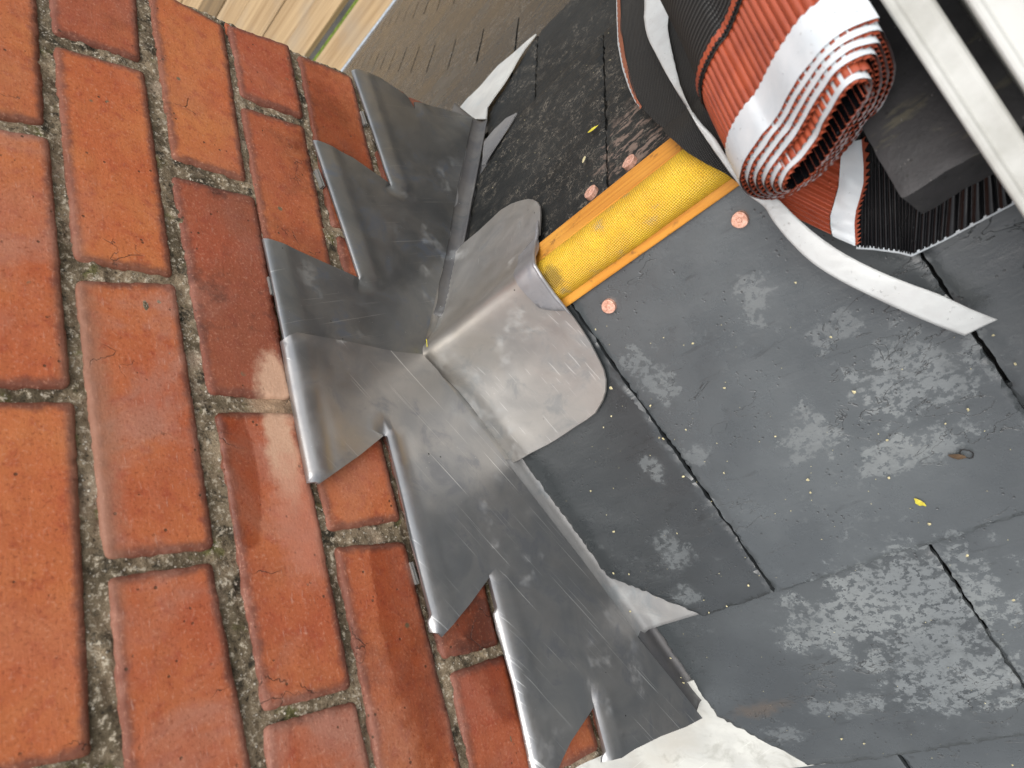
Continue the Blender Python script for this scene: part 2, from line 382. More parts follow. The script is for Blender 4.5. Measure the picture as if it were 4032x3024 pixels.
def m_simple(name, col, rough, col2=None, sc=40, bd=.0005, spec=.5, metal=0.0, coat=None, var=.5):
    t = NT(name); a = t.noise(sc, 5, .6); g = t.noise(sc * 10, 3)
    c = t.mix(t.rng(a, .35, .7), col, col2 or tuple(x * .6 for x in col))
    return t.out(c, t.rng(a, .3, .7, max(0, rough - .06), rough + .06), t.bump(t.math('ADD', a, t.math('MULTIPLY', g, .4)), bd, var), metal=metal, spec=spec, coat=coat)
def m_wood(name, c1, c2, c3, sc=(1.2, 60, 60), rough=.6, dirt=None):
    t = NT(name); off = t.n.new('ShaderNodeCombineXYZ'); r = t.rand(); t.L(t.math('MULTIPLY', r, 9), off.inputs[0]); t.L(t.math('MULTIPLY', r, 5), off.inputs[1])
    co = t.vadd(t.co, off.outputs[0])
    g = t.noise(1, 5, .6, co=t.mp(co, scale=sc), dist=1.0); b = t.noise(3 * sc[0], 3, co=co)
    c = t.mix(t.rng(g, .35, .65), c1, c2); c = t.mix(t.rng(b, .45, .7, 0, .6), c, c3)
    if dirt: c = t.mix(t.rng(t.noise(40, 5, .7), .56, .68, 0, .8), c, dirt)
    return t.out(c, rough, t.bump(g, .0008, .6), spec=.4)
def m_roll():
    t = NT('yellow_roll_skin'); u = t.mp(t.tc.outputs['UV'], rot=(0, 0, .6))
    sp = t.n.new('ShaderNodeSeparateXYZ'); t.L(u, sp.inputs[0])
    f = 2 * math.pi / .0026
    w = t.math('MULTIPLY', t.math('SINE', t.math('MULTIPLY', sp.outputs[0], f)), t.math('SINE', t.math('MULTIPLY', sp.outputs[1], f)))
    a = t.noise(28, 5, .65); d = t.noise(75, 5, .7, co=t.mp(loc=(2, 2, 2)))
    c = t.mix(t.rng(a, .35, .68), (.82, .50, .02), (.70, .37, .014))
    c = t.mix(t.math('MULTIPLY', t.rng(w, -.2, .35), .5), c, (.34, .22, .03))
    c = t.mix(t.math('MULTIPLY', t.rng(w, -.1, -.6), .25), c, (1, .80, .12))
    c = t.mix(t.math('MULTIPLY', t.rng(d, .62, .72), t.rng(w, -.6, .3, .25, .9)), c, (.05, .045, .02))
    c = t.mix(t.math('MULTIPLY', t.rng(a, .6, .72), t.rng(w, -.6, .3, .0, .8)), c, (.20, .21, .18))
    dk = t.blob((.172, Y0 - .010, -.33), (.009, .010, .03), d, .4)
    c = t.mix(t.math('MULTIPLY', dk, .6), c, (.05, .04, .015))
    return t.out(c, .36, t.bump(w, .0005, .8), spec=.5)
def m_fabric(name, f=2 * math.pi / .0021, ribs=False):
    t = NT(name); sp = t.n.new('ShaderNodeSeparateXYZ'); t.L(t.tc.outputs['UV'], sp.inputs[0])
    x, y = sp.outputs[0], sp.outputs[1]
    if ribs:
        w = t.math('SINE', t.math('MULTIPLY', y, 2 * math.pi / .0035)); w2 = t.math('SINE', t.math('MULTIPLY', x, 2 * math.pi / .0016))
        w = t.math('ADD', t.math('MULTIPLY', w, .8), t.math('MULTIPLY', w2, .3))
    else:
        w = t.math('MULTIPLY', t.math('SINE', t.math('MULTIPLY', t.math('ADD', x, y), f * .7)), t.math('SINE', t.math('MULTIPLY', t.math('SUBTRACT', x, y), f * .7)))
    a = t.noise(35, 5, .65)
    c = t.mix(t.rng(w, -.1, .9), (.005, .005, .005), (.060, .060, .057))
    c = t.mix(t.math('MULTIPLY', t.rng(a, .60, .72), t.rng(w, -.2, .6, .0, .5)), c, (.12, .12, .11))
    return t.out(c, .62, t.bump(w, .0005, .9), spec=.35)
def m_pleat(name, c1, c2, rough=.3, spec=.55, coat=.25):
    t = NT(name); a = t.noise(60, 4); drop = t.math('MULTIPLY', t.rng(t.vor(190), .16, .26, 1, 0), t.rng(t.noise(50, 2), .56, .60))
    c = t.mix(t.rng(a, .4, .7), c1, c2)
    return t.out(c, t.math('SUBTRACT', rough, t.math('MULTIPLY', drop, .2)), t.bump(t.math('ADD', t.math('MULTIPLY', a, .25), drop), .0012, .8), spec=spec, coat=coat, coatr=.2)
def m_tape(name, c1, c2, drops=True):
    t = NT(name); a = t.noise(45, 4, .6); d2 = t.rng(t.noise(300, 4, .6), .66, .72)
    c = t.mix(t.rng(a, .35, .7), c1, c2); c = t.mix(t.math('MULTIPLY', d2, .45), c, (.20, .20, .18))
    drop = t.math('MULTIPLY', t.rng(t.vor(260), .14, .24, 1, 0), t.rng(t.noise(70, 2), .58, .62))
    return t.out(c, t.math('SUBTRACT', .42, t.math('MULTIPLY', drop, .3)), t.bump(t.math('ADD', t.math('MULTIPLY', a, .6), drop), .001, .6), spec=.5)

_a, _b = WP((1259, 1325)), WP((1868, 2000)); SCR = math.atan2(_b[1] - _a[1], _b[0] - _a[0])
_a, _b = NP((2010, 1330)), NP((2180, 1520)); SCS = math.atan2(-(_b[1] - _a[1]), _b[0] - _a[0])
def m_tile():
    t = NT('dark_clay_tile'); a = t.noise(60, 5, .6); g = t.noise(500, 3)
    c = t.mix(t.rng(a, .35, .7), (.040, .038, .039), (.026, .025, .026))
    c = t.mix(t.math('MULTIPLY', t.rng(t.noise(1, 5, .65, co=t.mp(scale=(25, 90, 60), rot=(0, 0, .2))), .58, .70), .7), c, (.10, .09, .06))
    c = t.mix(t.math('MULTIPLY', t.rng(t.vor(130), .10, .2, 1, 0), t.rng(t.noise(30, 3), .52, .6)), c, (.012, .011, .010))
    c = t.mix(t.rng(t.noise(260, 3, .6), .68, .74), c, (.16, .15, .14))
    return t.out(c, .6, t.bump(t.math('ADD', a, t.math('MULTIPLY', g, .5)), .0008, .7), spec=.45)
M = dict(
    brick=m_brick(), mortar=m_mortar(), slate=m_slate(), wet=m_slate(True),
    lead_lo=m_lead('lead_scratched', (.34, .345, .35), (.42, .41, .40), (.28, .29, .31), (True, SCR), .06, .33, 1.0, .90),  # lighter base than the upper sheet: reflected brightness at the lap put into colour
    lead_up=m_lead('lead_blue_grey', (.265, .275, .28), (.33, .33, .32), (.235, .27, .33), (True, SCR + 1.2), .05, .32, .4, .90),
    lead_sad=m_lead('lead_pale', (.40, .388, .37), (.47, .45, .42), (.31, .32, .32), (False, SCS), .35, .38, .5, .75),
    lead_lip=m_lead('lead_hem', (.33, .33, .345), (.40, .40, .41), (.27, .28, .31), (False, SCS), .1, .45, .3, .7),
    lead_dull=m_lead('lead_dull', (.20, .20, .205), (.27, .265, .26), (.17, .185, .195), (False, .35), .1, .55, .0, .5),
    lead_mid=m_lead('lead_mid', (.26, .26, .26), (.36, .355, .345), (.23, .25, .26), (False, .35), .1, .6, .0, .3),
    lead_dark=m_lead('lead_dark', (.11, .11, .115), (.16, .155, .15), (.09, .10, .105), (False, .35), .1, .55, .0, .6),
    lead_white=m_lead('lead_whitened', (.45, .45, .42), (.55, .55, .51), (.34, .335, .30), (False, .35), .3, .7, .3, .05),
    lead_spike=m_lead('lead_silvery', (.46, .46, .44), (.56, .56, .53), (.40, .43, .43), (False, .35), .1, .6, .3, .2),
    batten=m_wood('treated_batten', (.62, .27, .035), (.48, .18, .02), (.70, .36, .06), (4, 150, 150), .5, (.16, .07, .02)),
    plank=m_wood('scaffold_wood', (.40, .28, .15), (.27, .175, .085), (.27, .22, .16), (.7, 22, 22), .7),
    plankdark=m_wood('scaffold_wood_dark', (.20, .13, .06), (.13, .085, .04), (.22, .17, .10), (.7, 22, 22), .7),  # darker copy of the board wood: the shadowy board's shade is in its colour
    moss=m_simple('moss', (.13, .19, .015), .9, (.05, .07, .012), 30, .004),
    roll=m_roll(), mesh=m_fabric('black_mesh'), rib=m_fabric('black_ribbed_fabric', ribs=True),
    red=m_pleat('red_pleat', (.36, .075, .034), (.29, .058, .028)), black=m_pleat('black_pleat', (.004, .004, .005), (.008, .008, .009), .20, .4, 0.0),
    white=m_tape('white_tape', (.63, .66, .68), (.55, .595, .625)), liner=m_tape('white_liner', (.58, .60, .595), (.52, .53, .525)),
    seam=m_simple('seam_thread', (.012, .01, .01), .7),
    copper=m_simple('copper', (.86, .52, .40), .5, (.52, .25, .17), 420, .0003, metal=.45),
    alu=m_simple('weathered_aluminium', (.50, .50, .475), .6, (.35, .345, .315), 18, .0005, metal=.15),
    tile=m_tile(),
    deck=m_simple('black_underlay', (.012, .012, .012), .8),
    gutter=m_simple('grey_gutter', (.42, .48, .54), .45), ground=m_simple('paving', (.16, .15, .13), .9, sc=2),
    husk=m_simple('seed_husk', (.62, .55, .32), .8, sc=300), leafy=m_simple('yellow_leaf_bit', (.62, .55, .05), .6, (.45, .36, .03), 300), bark=m_simple('brown_twig', (.10, .06, .03), .8),
    clip=m_simple('bright_lead_wedge', (.40, .40, .38), .4, metal=.6))

# ------------------------------------------------------------------ ground and chimney
def plane_obj(name, pts, mat, parent=None, kind='structure'):
    o = link(name, mesh(name, pts, [tuple(range(len(pts)))]), mat, parent, smooth=False)
    if kind: o['kind'] = kind
    return o
plane_obj('ground', [(-40, -40, -5.5), (40, -40, -5.5), (40, 40, -5.5), (-40, 40, -5.5)], M['ground'])

CHY = -3.5 * BL - .004
chim = empty('chimney', (-.22, -.39, -.9), 'red brick chimney stack with gritty grey mortar rising out of the slate roof', 'chimney')
# mortar bed over the face, raked a few millimetres behind the bricks
def mortar():
    y0, y1, z0, z1 = CHY + .002, -.002, -.62, .40; r = .0026
    ny, nzv = int((y1 - y0) / r), int((z1 - z0) / r)
    v = []
    for j in range(nzv + 1):
        for i in range(ny + 1):
            y = y0 + (y1 - y0) * i / ny; z = z0 + (z1 - z0) * j / nzv
            h = -.0036 + .0030 * nz((y * 45, z * 45, 1)) + .0026 * nz((y * 150, z * 150, 4))
            v.append((h, y, z))
    f = [(j * (ny + 1) + i, j * (ny + 1) + i + 1, (j + 1) * (ny + 1) + i + 1, (j + 1) * (ny + 1) + i) for j in range(nzv) for i in range(ny)]
    link('mortar', mesh('mortar', v, f), M['mortar'], chim)
mortar()
link('core', box_mesh('core', [(-.010, CHY + .012, -1.0), (-.44, CHY + .012, -1.0), (-.44, -.012, -1.0), (-.010, -.012, -1.0),
                               (-.010, CHY + .012, .42), (-.44, CHY + .012, .42), (-.44, -.012, .42), (-.010, -.012, .42)]), M['mortar'], chim, smooth=False)
PXB = {  # bricks surveyed corner by corner: top-left, top-right, bottom-right, bottom-left as seen; tone, scuff, soot
    'a1': ([(-250, -300), (125, -300), (174, 481), (-250, 400)], .1, .2, .1), 'a2': ([(-300, 460), (190, 546), (274, 1516), (-300, 1505)], .35, .7, .0),
    'a3': ([(-300, 1590), (292, 1588), (358, 2962), (-300, 3100)], .15, .2, .0),
    'b1': ([(195, -245), (525, -90), (552, 232), (211, 116)], .7, .4, .3), 'b2': ([(217, 183), (568, 285), (682, 1080), (299, 1012)], .15, .35, .0),
    'b3': ([(303, 1106), (692, 1118), (844, 2150), (418, 2192)], .55, .9, .0), 'b4': ([(432, 2284), (835, 2222), (1062, 3420), (545, 3500)], .6, .8, .0),
    'c1': ([(585, -60), (880, 100), (970, 705), (683, 613)], .0, .2, .1), 'c2': ([(682, 692), (1004, 776), (1148, 1562), (828, 1540)], .8, .8, .9),
    'c3': ([(853, 1629), (1170, 1632), (1382, 2702), (1042, 2792)], .6, .9, .1), 'c4': ([(1048, 2866), (1398, 2767), (1560, 3480), (1120, 3560)], .8, 1., .1),
    'd1': ([(903, 101), (1135, 180), (1193, 459), (952, 372)], .8, .3, .1), 'd2': ([(954, 420), (1201, 495), (1340, 1215), (1078, 1150)], .35, .1, .3),
    'd3': ([(1105, 1190), (1385, 1250), (1577, 2043), (1298, 2082)], .4, .4, .1), 'd4': ([(1325, 2160), (1595, 2140), (1850, 3140), (1530, 3200)], .45, .5, .3),
    'e1': ([(1176, 217), (1385, 302), (1545, 960), (1310, 880)], .4, .3, .3), 'e2': ([(1328, 930), (1560, 1005), (1750, 1735), (1500, 1650)], .5, .3, .5),
    'e3': ([(1515, 1690), (1770, 1770), (1966, 2531), (1748, 2588)], .5, .2, .9), 'e4': ([(1778, 2656), (1990, 2582), (2190, 3330), (1925, 3330)], .9, .4, .2),
    'f1': ([(1432, 283), (1592, 365), (1650, 600), (1490, 520)], .6, .2, .5)}
def brick(poly, tone, scuff, soot, seed, res=.0034):
    poly = [np.array(p) for p in poly]
    ctr = sum(poly) / 4
    poly = [p + (p - ctr) / np.linalg.norm(p - ctr) * .0016 for p in poly]
    rp = roundpoly(poly, .004 + .002 * random.random(), 3)
    tilt = (random.uniform(-.006, .006), random.uniform(-.012, .012)); off = random.uniform(-.0006, .0012)
    def hf(P, d):
        n = np.array([.0006 * nz((p[0] * 18, p[1] * 18, seed)) + .00035 * nz((p[0] * 90, p[1] * 90, seed + 3)) for p in P])
        r = .0026; k = np.clip(d / r, 0, 1)
        return off + (P - ctr) @ np.array(tilt) + n - .0016 * (1 - np.sqrt(1 - (1 - k) ** 2))
    o = sheet('brick', rp, wall3, hf, .05, res, M['brick'], chim, jag=.0006, seed=seed, sharp=70, data=lambda V, d: np.clip(1 - d / .011, 0, 1))
    o['tone'] = tone; o['scuff'] = scuff; o['soot'] = soot
    return o
for i, (k, (q, t_, s_, so)) in enumerate(PXB.items()):
    brick([WP(p, .0) for p in q], t_, s_, so, i * 1.7 + .3)
def gbrick(y1, y2, z1, z2, seed):     # the rest of the stack, beyond the picture or under the lead
    if y2 - y1 < .03: return
    j = .005
    brick([(y2 - j if y2 < -.01 else y2 - .001, z2 - j), (y2 - j if y2 < -.01 else y2 - .001, z1 + j), (y1 + j, z1 + j), (y1 + j, z2 - j)], random.random(), random.random() * .7, random.random() * .4, seed, .012)
sd = 60
def in_grid(c, y1, y2):
    global sd
    sd += 1.3; gbrick(max(y1, CHY), min(y2, 0), (0 - c) * BH, (1 - c) * BH, sd)
for c in range(-3, 7):                # c = 0: course just above the first bed joint
    st = 0 if c % 2 == 0 else .5 * BL
    k = 0; y2 = 0.0
    while y2 > CHY + .02:
        y1 = -(k + 1) * BL if c % 2 == 0 else -(k + .5) * BL
        seen = {0: (0, 1, 2), 1: (0, 1, 2, 3), 2: (0, 1, 2, 3), 3: (0, 1, 2, 3), 4: (0, 1, 2, 3), 5: (0,)}
        if k not in seen.get(c, ()): in_grid(c, y1, y2)
        y2 = y1; k += 1

# side face of the stack (y = 0), plain stretchers and headers
for c in range(-3, 7):
    xo = 0.0 if c % 2 else -.1125
    x2 = 0.0 if c % 2 else -.108
    x = -.108 if not c % 2 else -.004
    while x > -.43:
        xa = max(x - .215, -.435); z1, z2 = -c * BH + .005, (1 - c) * BH - .005
        m_ = box_mesh('brick', [(x, -.02, z1), (xa, -.02, z1), (xa, -.0005, z1), (x, -.0005, z1), (x, -.02, z2), (xa, -.02, z2), (xa, -.0005, z2), (x, -.0005, z2)])
        o = bevel(link('brick', m_, M['brick'], chim, smooth=False), .003); o['tone'] = random.random(); o['scuff'] = .3; o['soot'] = .2
        x -= .225

# ------------------------------------------------------------------ lead step flashing
def flashing(px, folds, x0, seed, mat, label, extra_rows=True):
    poly = [np.array(WP(p, x0)) for p in px]
    segs = [(np.array(WP(a, x0)), np.array(WP(b, x0))) for a, b in folds]
    fw, fd = .0125, x0 - .0036
    rows = []
    for a, b in segs:
        L = np.linalg.norm(b - a); n = np.array([-(b - a)[1], (b - a)[0]]) / L
        if n[1] > 0: n = -n                      # down the wall
        for dd in (.0006, .0016, .003, .0048, .0068, .009, .0112, .0135, .0165):
            rows.append([a + (b - a) * t + n * dd for t in np.linspace(.004 / L, 1 - .004 / L, int(L / .0042))])
    def hf(P, d):
        H = np.full(len(P), x0)
        for i, p in enumerate(P):
            H[i] += .0016 * nz((p[0] * 8, p[1] * 8, seed)) + .00015 * nz((p[0] * 45, p[1] * 45, seed))
        for a, b in segs:
            L = np.linalg.norm(b - a); tv = (b - a) / L; n = np.array([-tv[1], tv[0]])
            if n[1] > 0: n = -n
            al = (P - a) @ tv; pe = (P - a) @ n; ds = np.where(pe < -.0004, 1.0, np.abs(pe))
            over = np.maximum(np.maximum(-al, al - L), 0); wgt = np.clip(1 - over / .0025, 0, 1)
            k = np.clip(ds / fw, 0, 1)
            H -= wgt * fd * (1 - np.sqrt(np.clip(1 - (1 - k) ** 2, 0, 1))); ds = np.where(over > .0025, 1.0, ds)
            # slight crease where the dresser turned the lead, and swell above it
            H += .0012 * np.exp(-((ds - fw * 1.5) / .008) ** 2)
        return H
    o = sheet('lead_flashing', poly, wall3, hf, .0020, .0042, mat, None, seed=seed, rows=rows, avoid=[(a, b, .0175) for a, b in segs], sharp=50)
    root = empty('step_flashing', (.01, float(poly[0][0]), float(poly[0][1])), label, 'flashing', 'lead step flashings on the chimney')
    o.name = 'lead_sheet'; o.parent = root; o.matrix_parent_inverse = root.matrix_world.inverted()
    return root
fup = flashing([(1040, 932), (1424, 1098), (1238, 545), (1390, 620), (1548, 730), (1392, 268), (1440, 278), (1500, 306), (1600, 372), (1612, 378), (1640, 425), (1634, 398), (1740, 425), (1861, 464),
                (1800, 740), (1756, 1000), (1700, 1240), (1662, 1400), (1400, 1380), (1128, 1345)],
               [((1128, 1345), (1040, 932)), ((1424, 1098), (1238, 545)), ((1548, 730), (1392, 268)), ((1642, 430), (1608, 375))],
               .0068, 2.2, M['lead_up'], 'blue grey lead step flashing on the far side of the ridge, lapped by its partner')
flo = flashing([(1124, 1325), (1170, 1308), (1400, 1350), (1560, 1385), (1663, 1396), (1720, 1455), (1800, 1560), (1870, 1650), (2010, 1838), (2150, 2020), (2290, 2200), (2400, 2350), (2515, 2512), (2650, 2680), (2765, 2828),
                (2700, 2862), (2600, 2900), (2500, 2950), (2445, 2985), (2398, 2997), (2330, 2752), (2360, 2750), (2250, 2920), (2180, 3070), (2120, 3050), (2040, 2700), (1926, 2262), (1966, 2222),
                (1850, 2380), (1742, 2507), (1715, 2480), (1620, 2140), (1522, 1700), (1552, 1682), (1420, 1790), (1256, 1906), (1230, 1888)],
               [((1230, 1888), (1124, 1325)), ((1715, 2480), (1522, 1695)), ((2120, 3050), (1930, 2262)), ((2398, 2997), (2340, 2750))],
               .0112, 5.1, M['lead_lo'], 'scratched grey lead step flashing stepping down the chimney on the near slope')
# small folded lead wedges that hold the lead in the bed joints
for a, b, par in (((1058, 1092), (1072, 1160), fup), ((1247, 668), (1272, 735), fup), ((1422, 440), (1440, 490), fup),
                  ((1186, 1665), (1208, 1755), flo), ((1616, 2215), (1642, 2300), flo), ((2068, 2790), (2108, 2880), flo)):
    A, B = np.array(WP(a, .001)), np.array(WP(b, .001)); n = np.array([0, 1.0])
    for k, w_ in enumerate((.0008, .0038)):
        vs = []
        for hx in (-.006, .0022 + .0006 * k):
            for P, dz in ((A, -w_ * .6 + .0018), (B, -w_ * .6 + .0018), (B, -w_ * .6 + .0008), (A, -w_ * .6 + .0008)):
                vs.append((hx, P[0], P[1] + dz))
        link('wedge', box_mesh('wedge', vs), M['clip'], par, smooth=False)

# ------------------------------------------------------------------ roof
SL0 = .0080
near_roof = plane_obj('near_roof_slope', [near3(-.45, .0, -.03), near3(1.3, .0, -.03), near3(1.3, 2.2, -.03), near3(-.45, 2.2, -.03)], M['deck'])
far_roof = link('far_roof_slope', mesh('far_roof_slope', [far3(x, s_, -.03) for s_ in (0, SH, 3.1) for x in (-3.2, 1.3)], [(0, 1, 3, 2), (2, 3, 5, 4)]), M['deck'], smooth=False); far_roof['kind'] = 'structure'
def slate(poly, head, tail, to3, mat, parent, seed, tone=1.0, res=.004, jag=.0010, tilt=.006, thick=.0055, chip=1.0, dz=0.0):
    def hf(P, d):
        base = dz - tilt * np.clip((tail - P[:, 1]) / max(tail - head, .01), 0, 1.2)
        n = np.array([.0012 * nz((p[0] * 9, p[1] * 9, seed)) + .0005 * nz((p[0] * 30, p[1] * 55, seed + 2)) for p in P])
        cw = np.array([.0022 + .016 * max(0, nz((p[0] * 28, p[1] * 28, seed + 9)) - .22) for p in P])
        k = np.clip(1 - d / cw, 0, 1)
        st = np.array([.45 + .55 * (nz((p[0] * 220, p[1] * 220, seed)) > -.1) for p in P])
        return base + n - chip * .0020 * np.where(cw > .004, np.minimum(k * 3, 1) * .55, k) * st
    o = sheet('slate', poly, to3, hf, thick, res, mat, parent, jag=jag, seed=seed, sharp=28); o['tone'] = tone
    return o
g = .0012
T1, T2, T3 = .365, .560, .755
cutN = NP((2364, 2281)); 
NS = [  # near slope, course 1 and 2, from the survey
    ([(SL0, .028), (.162 - g, .028), (.161 - g, T1), (.078, T1 + .002), (SL0, .293)], .028, T1),
    ([(.162 + g, .030), (.4145 - g, .026), (.4150 - g, T1 - .003), (.162 + g, T1)], .028, T1),
    ([(.4145 + g, .028), (.668, .028), (.668, T1), (.4155 + g, T1 - .004)], .028, T1),
    ([(.0125, T1 - .1), (.3015 - g, T1 - .1), (.3000 - g, T2 + .001), (.105, T2 + .007), (.072, T2 + .0035), (.012, .487)], T1, T2),
    ([(.3020 + g, T1 - .1), (.5415, T1 - .1), (.5415, T2 - .006), (.3005 + g, T2 - .002)], T1, T2),
    ([(-.30, T2 - .06), (.1610 - g, T2 - .1), (.1610 - g, T3), (-.30, T3)], T2, T3),
    ([(.1620 + g, T2 - .1), (.4150, T2 - .1), (.4150, T3), (.1620 + g, T3)], T2, T3)]
for i, (poly, hd, tl) in enumerate(NS):
    vis_h = hd if hd > .03 else .0
    slate(poly, vis_h, tl, near3, M['slate'], near_roof, i * 2.3 + 1, tone=(.58, 1.12, .85, .80, 1.05, .9, 1.0)[i], tilt=.006 if i < 3 else .0088, res=.0038)
def plain_slates(to3, tails, xs0, xmax, xmin_fn, skip, parent, mat, gauge, dzf=0.0):
    """the rest of the slating: low meshes shared between alike slates"""
    protos = []
    for v in range(6):
        n = 7; vs = []; W_, H_ = (.2450 if dzf else .247), gauge + .09
        rs = random.Random(v + 40)
        ring = []
        for k in range(n): ring.append((W_ * k / (n - 1), 0))
        for k in range(1, n): ring.append((W_, H_ * k / (n - 1)))
        for k in range(1, n): ring.append((W_ * (1 - k / (n - 1)), H_))
        for k in range(1, n - 1): ring.append((0, H_ * (1 - k / (n - 1))))
        ring = [(x + rs.uniform(-.0012, .0012), s + rs.uniform(-.0015, .0015)) for x, s in ring]
        N_ = len(ring)
        for th in (0, -.0055):
            for x, s in ring: vs.append((x, s, th))
        f = [tuple(range(N_)), tuple(range(2 * N_ - 1, N_ - 1, -1))] + [(i, (i + 1) % N_ + 0, N_ + (i + 1) % N_, N_ + i) for i in range(N_)]
        f[2:] = [(b, a, d_, c_) for a, b, c_, d_ in f[2:]]
        me = mesh('slate', vs, f); me.materials.append(mat); protos.append((me, H_))
    for ci, (tail, x0_) in enumerate(tails):
        x = x0_
        while x < xmax:
            if not skip(x, tail, ci):
                me, H_ = random.choice(protos)
                o = bpy.data.objects.new('slate', me); COL.objects.link(o); o['tone'] = random.uniform(.85, 1.1); o['wet'] = 1.0 if ci > 1 else .35
                O = Vector(to3(x, tail - H_, -.0045 * H_ / .195 * 1.4 + dzf)); ex = (Vector(to3(x + 1, tail, 0)) - Vector(to3(x, tail, 0)))
                es = (Vector(to3(x, tail, dzf + .001)) - O).normalized(); ez = ex.cross(es)
                if ez.z < 0: ez = -ez
                mw = Matrix((ex, es, ez)).transposed().to_4x4(); mw.translation = O
                # a mirrored frame would turn the slate inside out: swap by a half turn instead
                o.matrix_world = mw @ Matrix.Rotation(random.uniform(-.004, .004), 4, 'Z')
                o.parent = parent; o.matrix_parent_inverse = parent.matrix_world.inverted()
            x += .2505
plain_slates(near3, [(.365, .671), (.56, .5435), (.755, .4165)] + [(.755 + .195 * k, -.34 + .125 * (k % 2)) for k in range(1, 8)], 0, 1.2, None,
             lambda x, t, c: t < .78 and x < .40, near_roof, M['slate'], .195, dzf=0)
# far slope
G = .195
FT = [.365, .56, .72, .885, 1.055, 1.235, 1.43] + [1.43 + .19 * k for k in range(1, 10)]
def fx(k): return (.232 - (.125 if k % 2 else 0)) if k < 2 else (-.20 if k % 2 == 0 else -.325)
FS = [([(.0125, .046), (.232 - g, .046), (.232 - g, FT[0]), (.083, FT[0]), (.0125, FT[0] - .060)], .043, FT[0]),
      ([(.232 + g, .045), (.482, .045), (.482, FT[0]), (.232 + g, FT[0])], .043, FT[0]),
      ([(.0125, FT[0] - .1), (.107 - g, FT[0] - .1), (.107 - g, FT[1]), (.102, FT[1]), (.0085, FT[1] - .085)], FT[0], FT[1]),
      ([(.107 + g, FT[0] - .1), (.357 - g, FT[0] - .1), (.357 - g, FT[1]), (.107 + g, FT[1])], FT[0], FT[1])]
for i, (poly, hd, tl) in enumerate(FS):
    slate(poly, hd if hd > .05 else 0, tl, far3, M['wet'], far_roof, 40 + i * 2.1, tilt=.006 if i < 2 else .0088, res=.0055)
def skipf(x, t, c):
    ymin = Y0 + (t - .17) * math.cos(AF)
    if c == 0 and x < .48: return True
    if c == 1 and x < .355 and x > -.1: return True
    if x + .25 < -.0 and x > -.46 and ymin < .02: return True
    if x < .0 and ymin < .0: return True
    return False
plain_slates(far3, [(FT[k], fx(k) - .25 * (9 if k > 2 else 1)) for k in range(16)], 0, 1.1, None, skipf, far_roof, M['wet'], G, dzf=.0001)

# ------------------------------------------------------------------ soakers (lead pieces laced between the slates)
def soaker(name_label, prof_side, s0, s1, xw, mat, cut=None, up=.03, seed=0.0, tail_x=None, hoff=.006, hd_=.03, tl_=.365):
    to3 = near3 if prof_side == 'near' else far3
    prof = [(.0035, up), (.0035, .010)] + [(.0035 + .0070 * (1 - math.cos(t)), .0090 - .0080 * math.sin(t) + 0) for t in np.linspace(.25, math.pi / 2, 7)] + [(x, .001) for x in np.linspace(.02, xw, 9)]
    rows = []
    for s in np.linspace(s0, s1, 60):
        w = .0010 * nz((s * 25, seed, 0)); rr = []
        for i, (x, h) in enumerate(prof):
            k = -.0064 - hoff * np.clip((tl_ - s) / max(tl_ - hd_, .01), 0, 1.2)
            rr.append(to3(x + w * (i < 9), s, h + k + .0009 * nz((s * 30, x * 40, seed + 2))))
        rows.append(rr)
    o = ribbon('soaker', None, rows, mat, None)
    md = o.modifiers.new('solid', 'SOLIDIFY'); md.thickness = .0018; md.offset = 0
    return tag(o, name_label, 'soaker', 'lead soakers between slates and chimney')
soaker('grey lead soaker showing as a pointed wedge below the upper near slate', 'near', .12, T1 + .001, .085, M['lead_mid'], seed=1, hoff=.006, hd_=.03, tl_=T1)
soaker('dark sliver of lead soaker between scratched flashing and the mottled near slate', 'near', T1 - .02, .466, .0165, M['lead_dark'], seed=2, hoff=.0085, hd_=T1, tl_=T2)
soaker('lead soaker along the upper far slates, ending in the smaller dull grey spike', 'far', .05, FT[0] - .002, .066, M['lead_dull'], seed=3, hoff=.006, hd_=.03, tl_=FT[0])
def flat_sheet(label, px, P, to3, mat, hoff, seed, cat='soaker', name='soaker', res=.006, jag=.0, th=.0018, group='lead soakers between slates and chimney', ext=None):
    poly = [P(p, hoff) for p in px] if px else ext
    def hf(Q, d): return np.array([hoff + .0010 * nz((p[0] * 35, p[1] * 35, seed)) for p in Q])
    return tag(sheet(name, poly, to3, hf, th, res, mat, None, jag=jag, seed=seed), label, cat, group)
flat_sheet('whitened lead sheet at the bottom corner of the chimney, under the last near slate', None, NP, near3, M['lead_white'], -.0064, 4, ext=[(-.30, .44), (.02, .44), (.115, T2 - .02), (.1045, T2 + .0085), (-.30, T2 + .011)], jag=.0004)
flat_sheet('long pale silvery spike of lead soaker, the larger spike on the far slates', [(1868, 472), (1830, 448), (1798, 437), (1845, 384), (1850, 382), (1900, 330), (1961, 260), (2000, 228), (2045, 190), (2085, 152), (2110, 136), (2066, 190), (2015, 278), (1970, 345), (1917, 423), (1912, 470)], FP, far3, M['lead_spike'], .0035, 6, res=.004)
flat_sheet('smaller dull grey spike of lead soaker on the far slates, nearer the ridge', [(1896, 655), (1905, 560), (1945, 510), (1992, 468), (2033, 446), (1998, 505), (1950, 575), (1905, 650)], FP, far3, M['lead_dull'], .0030, 7, res=.004)
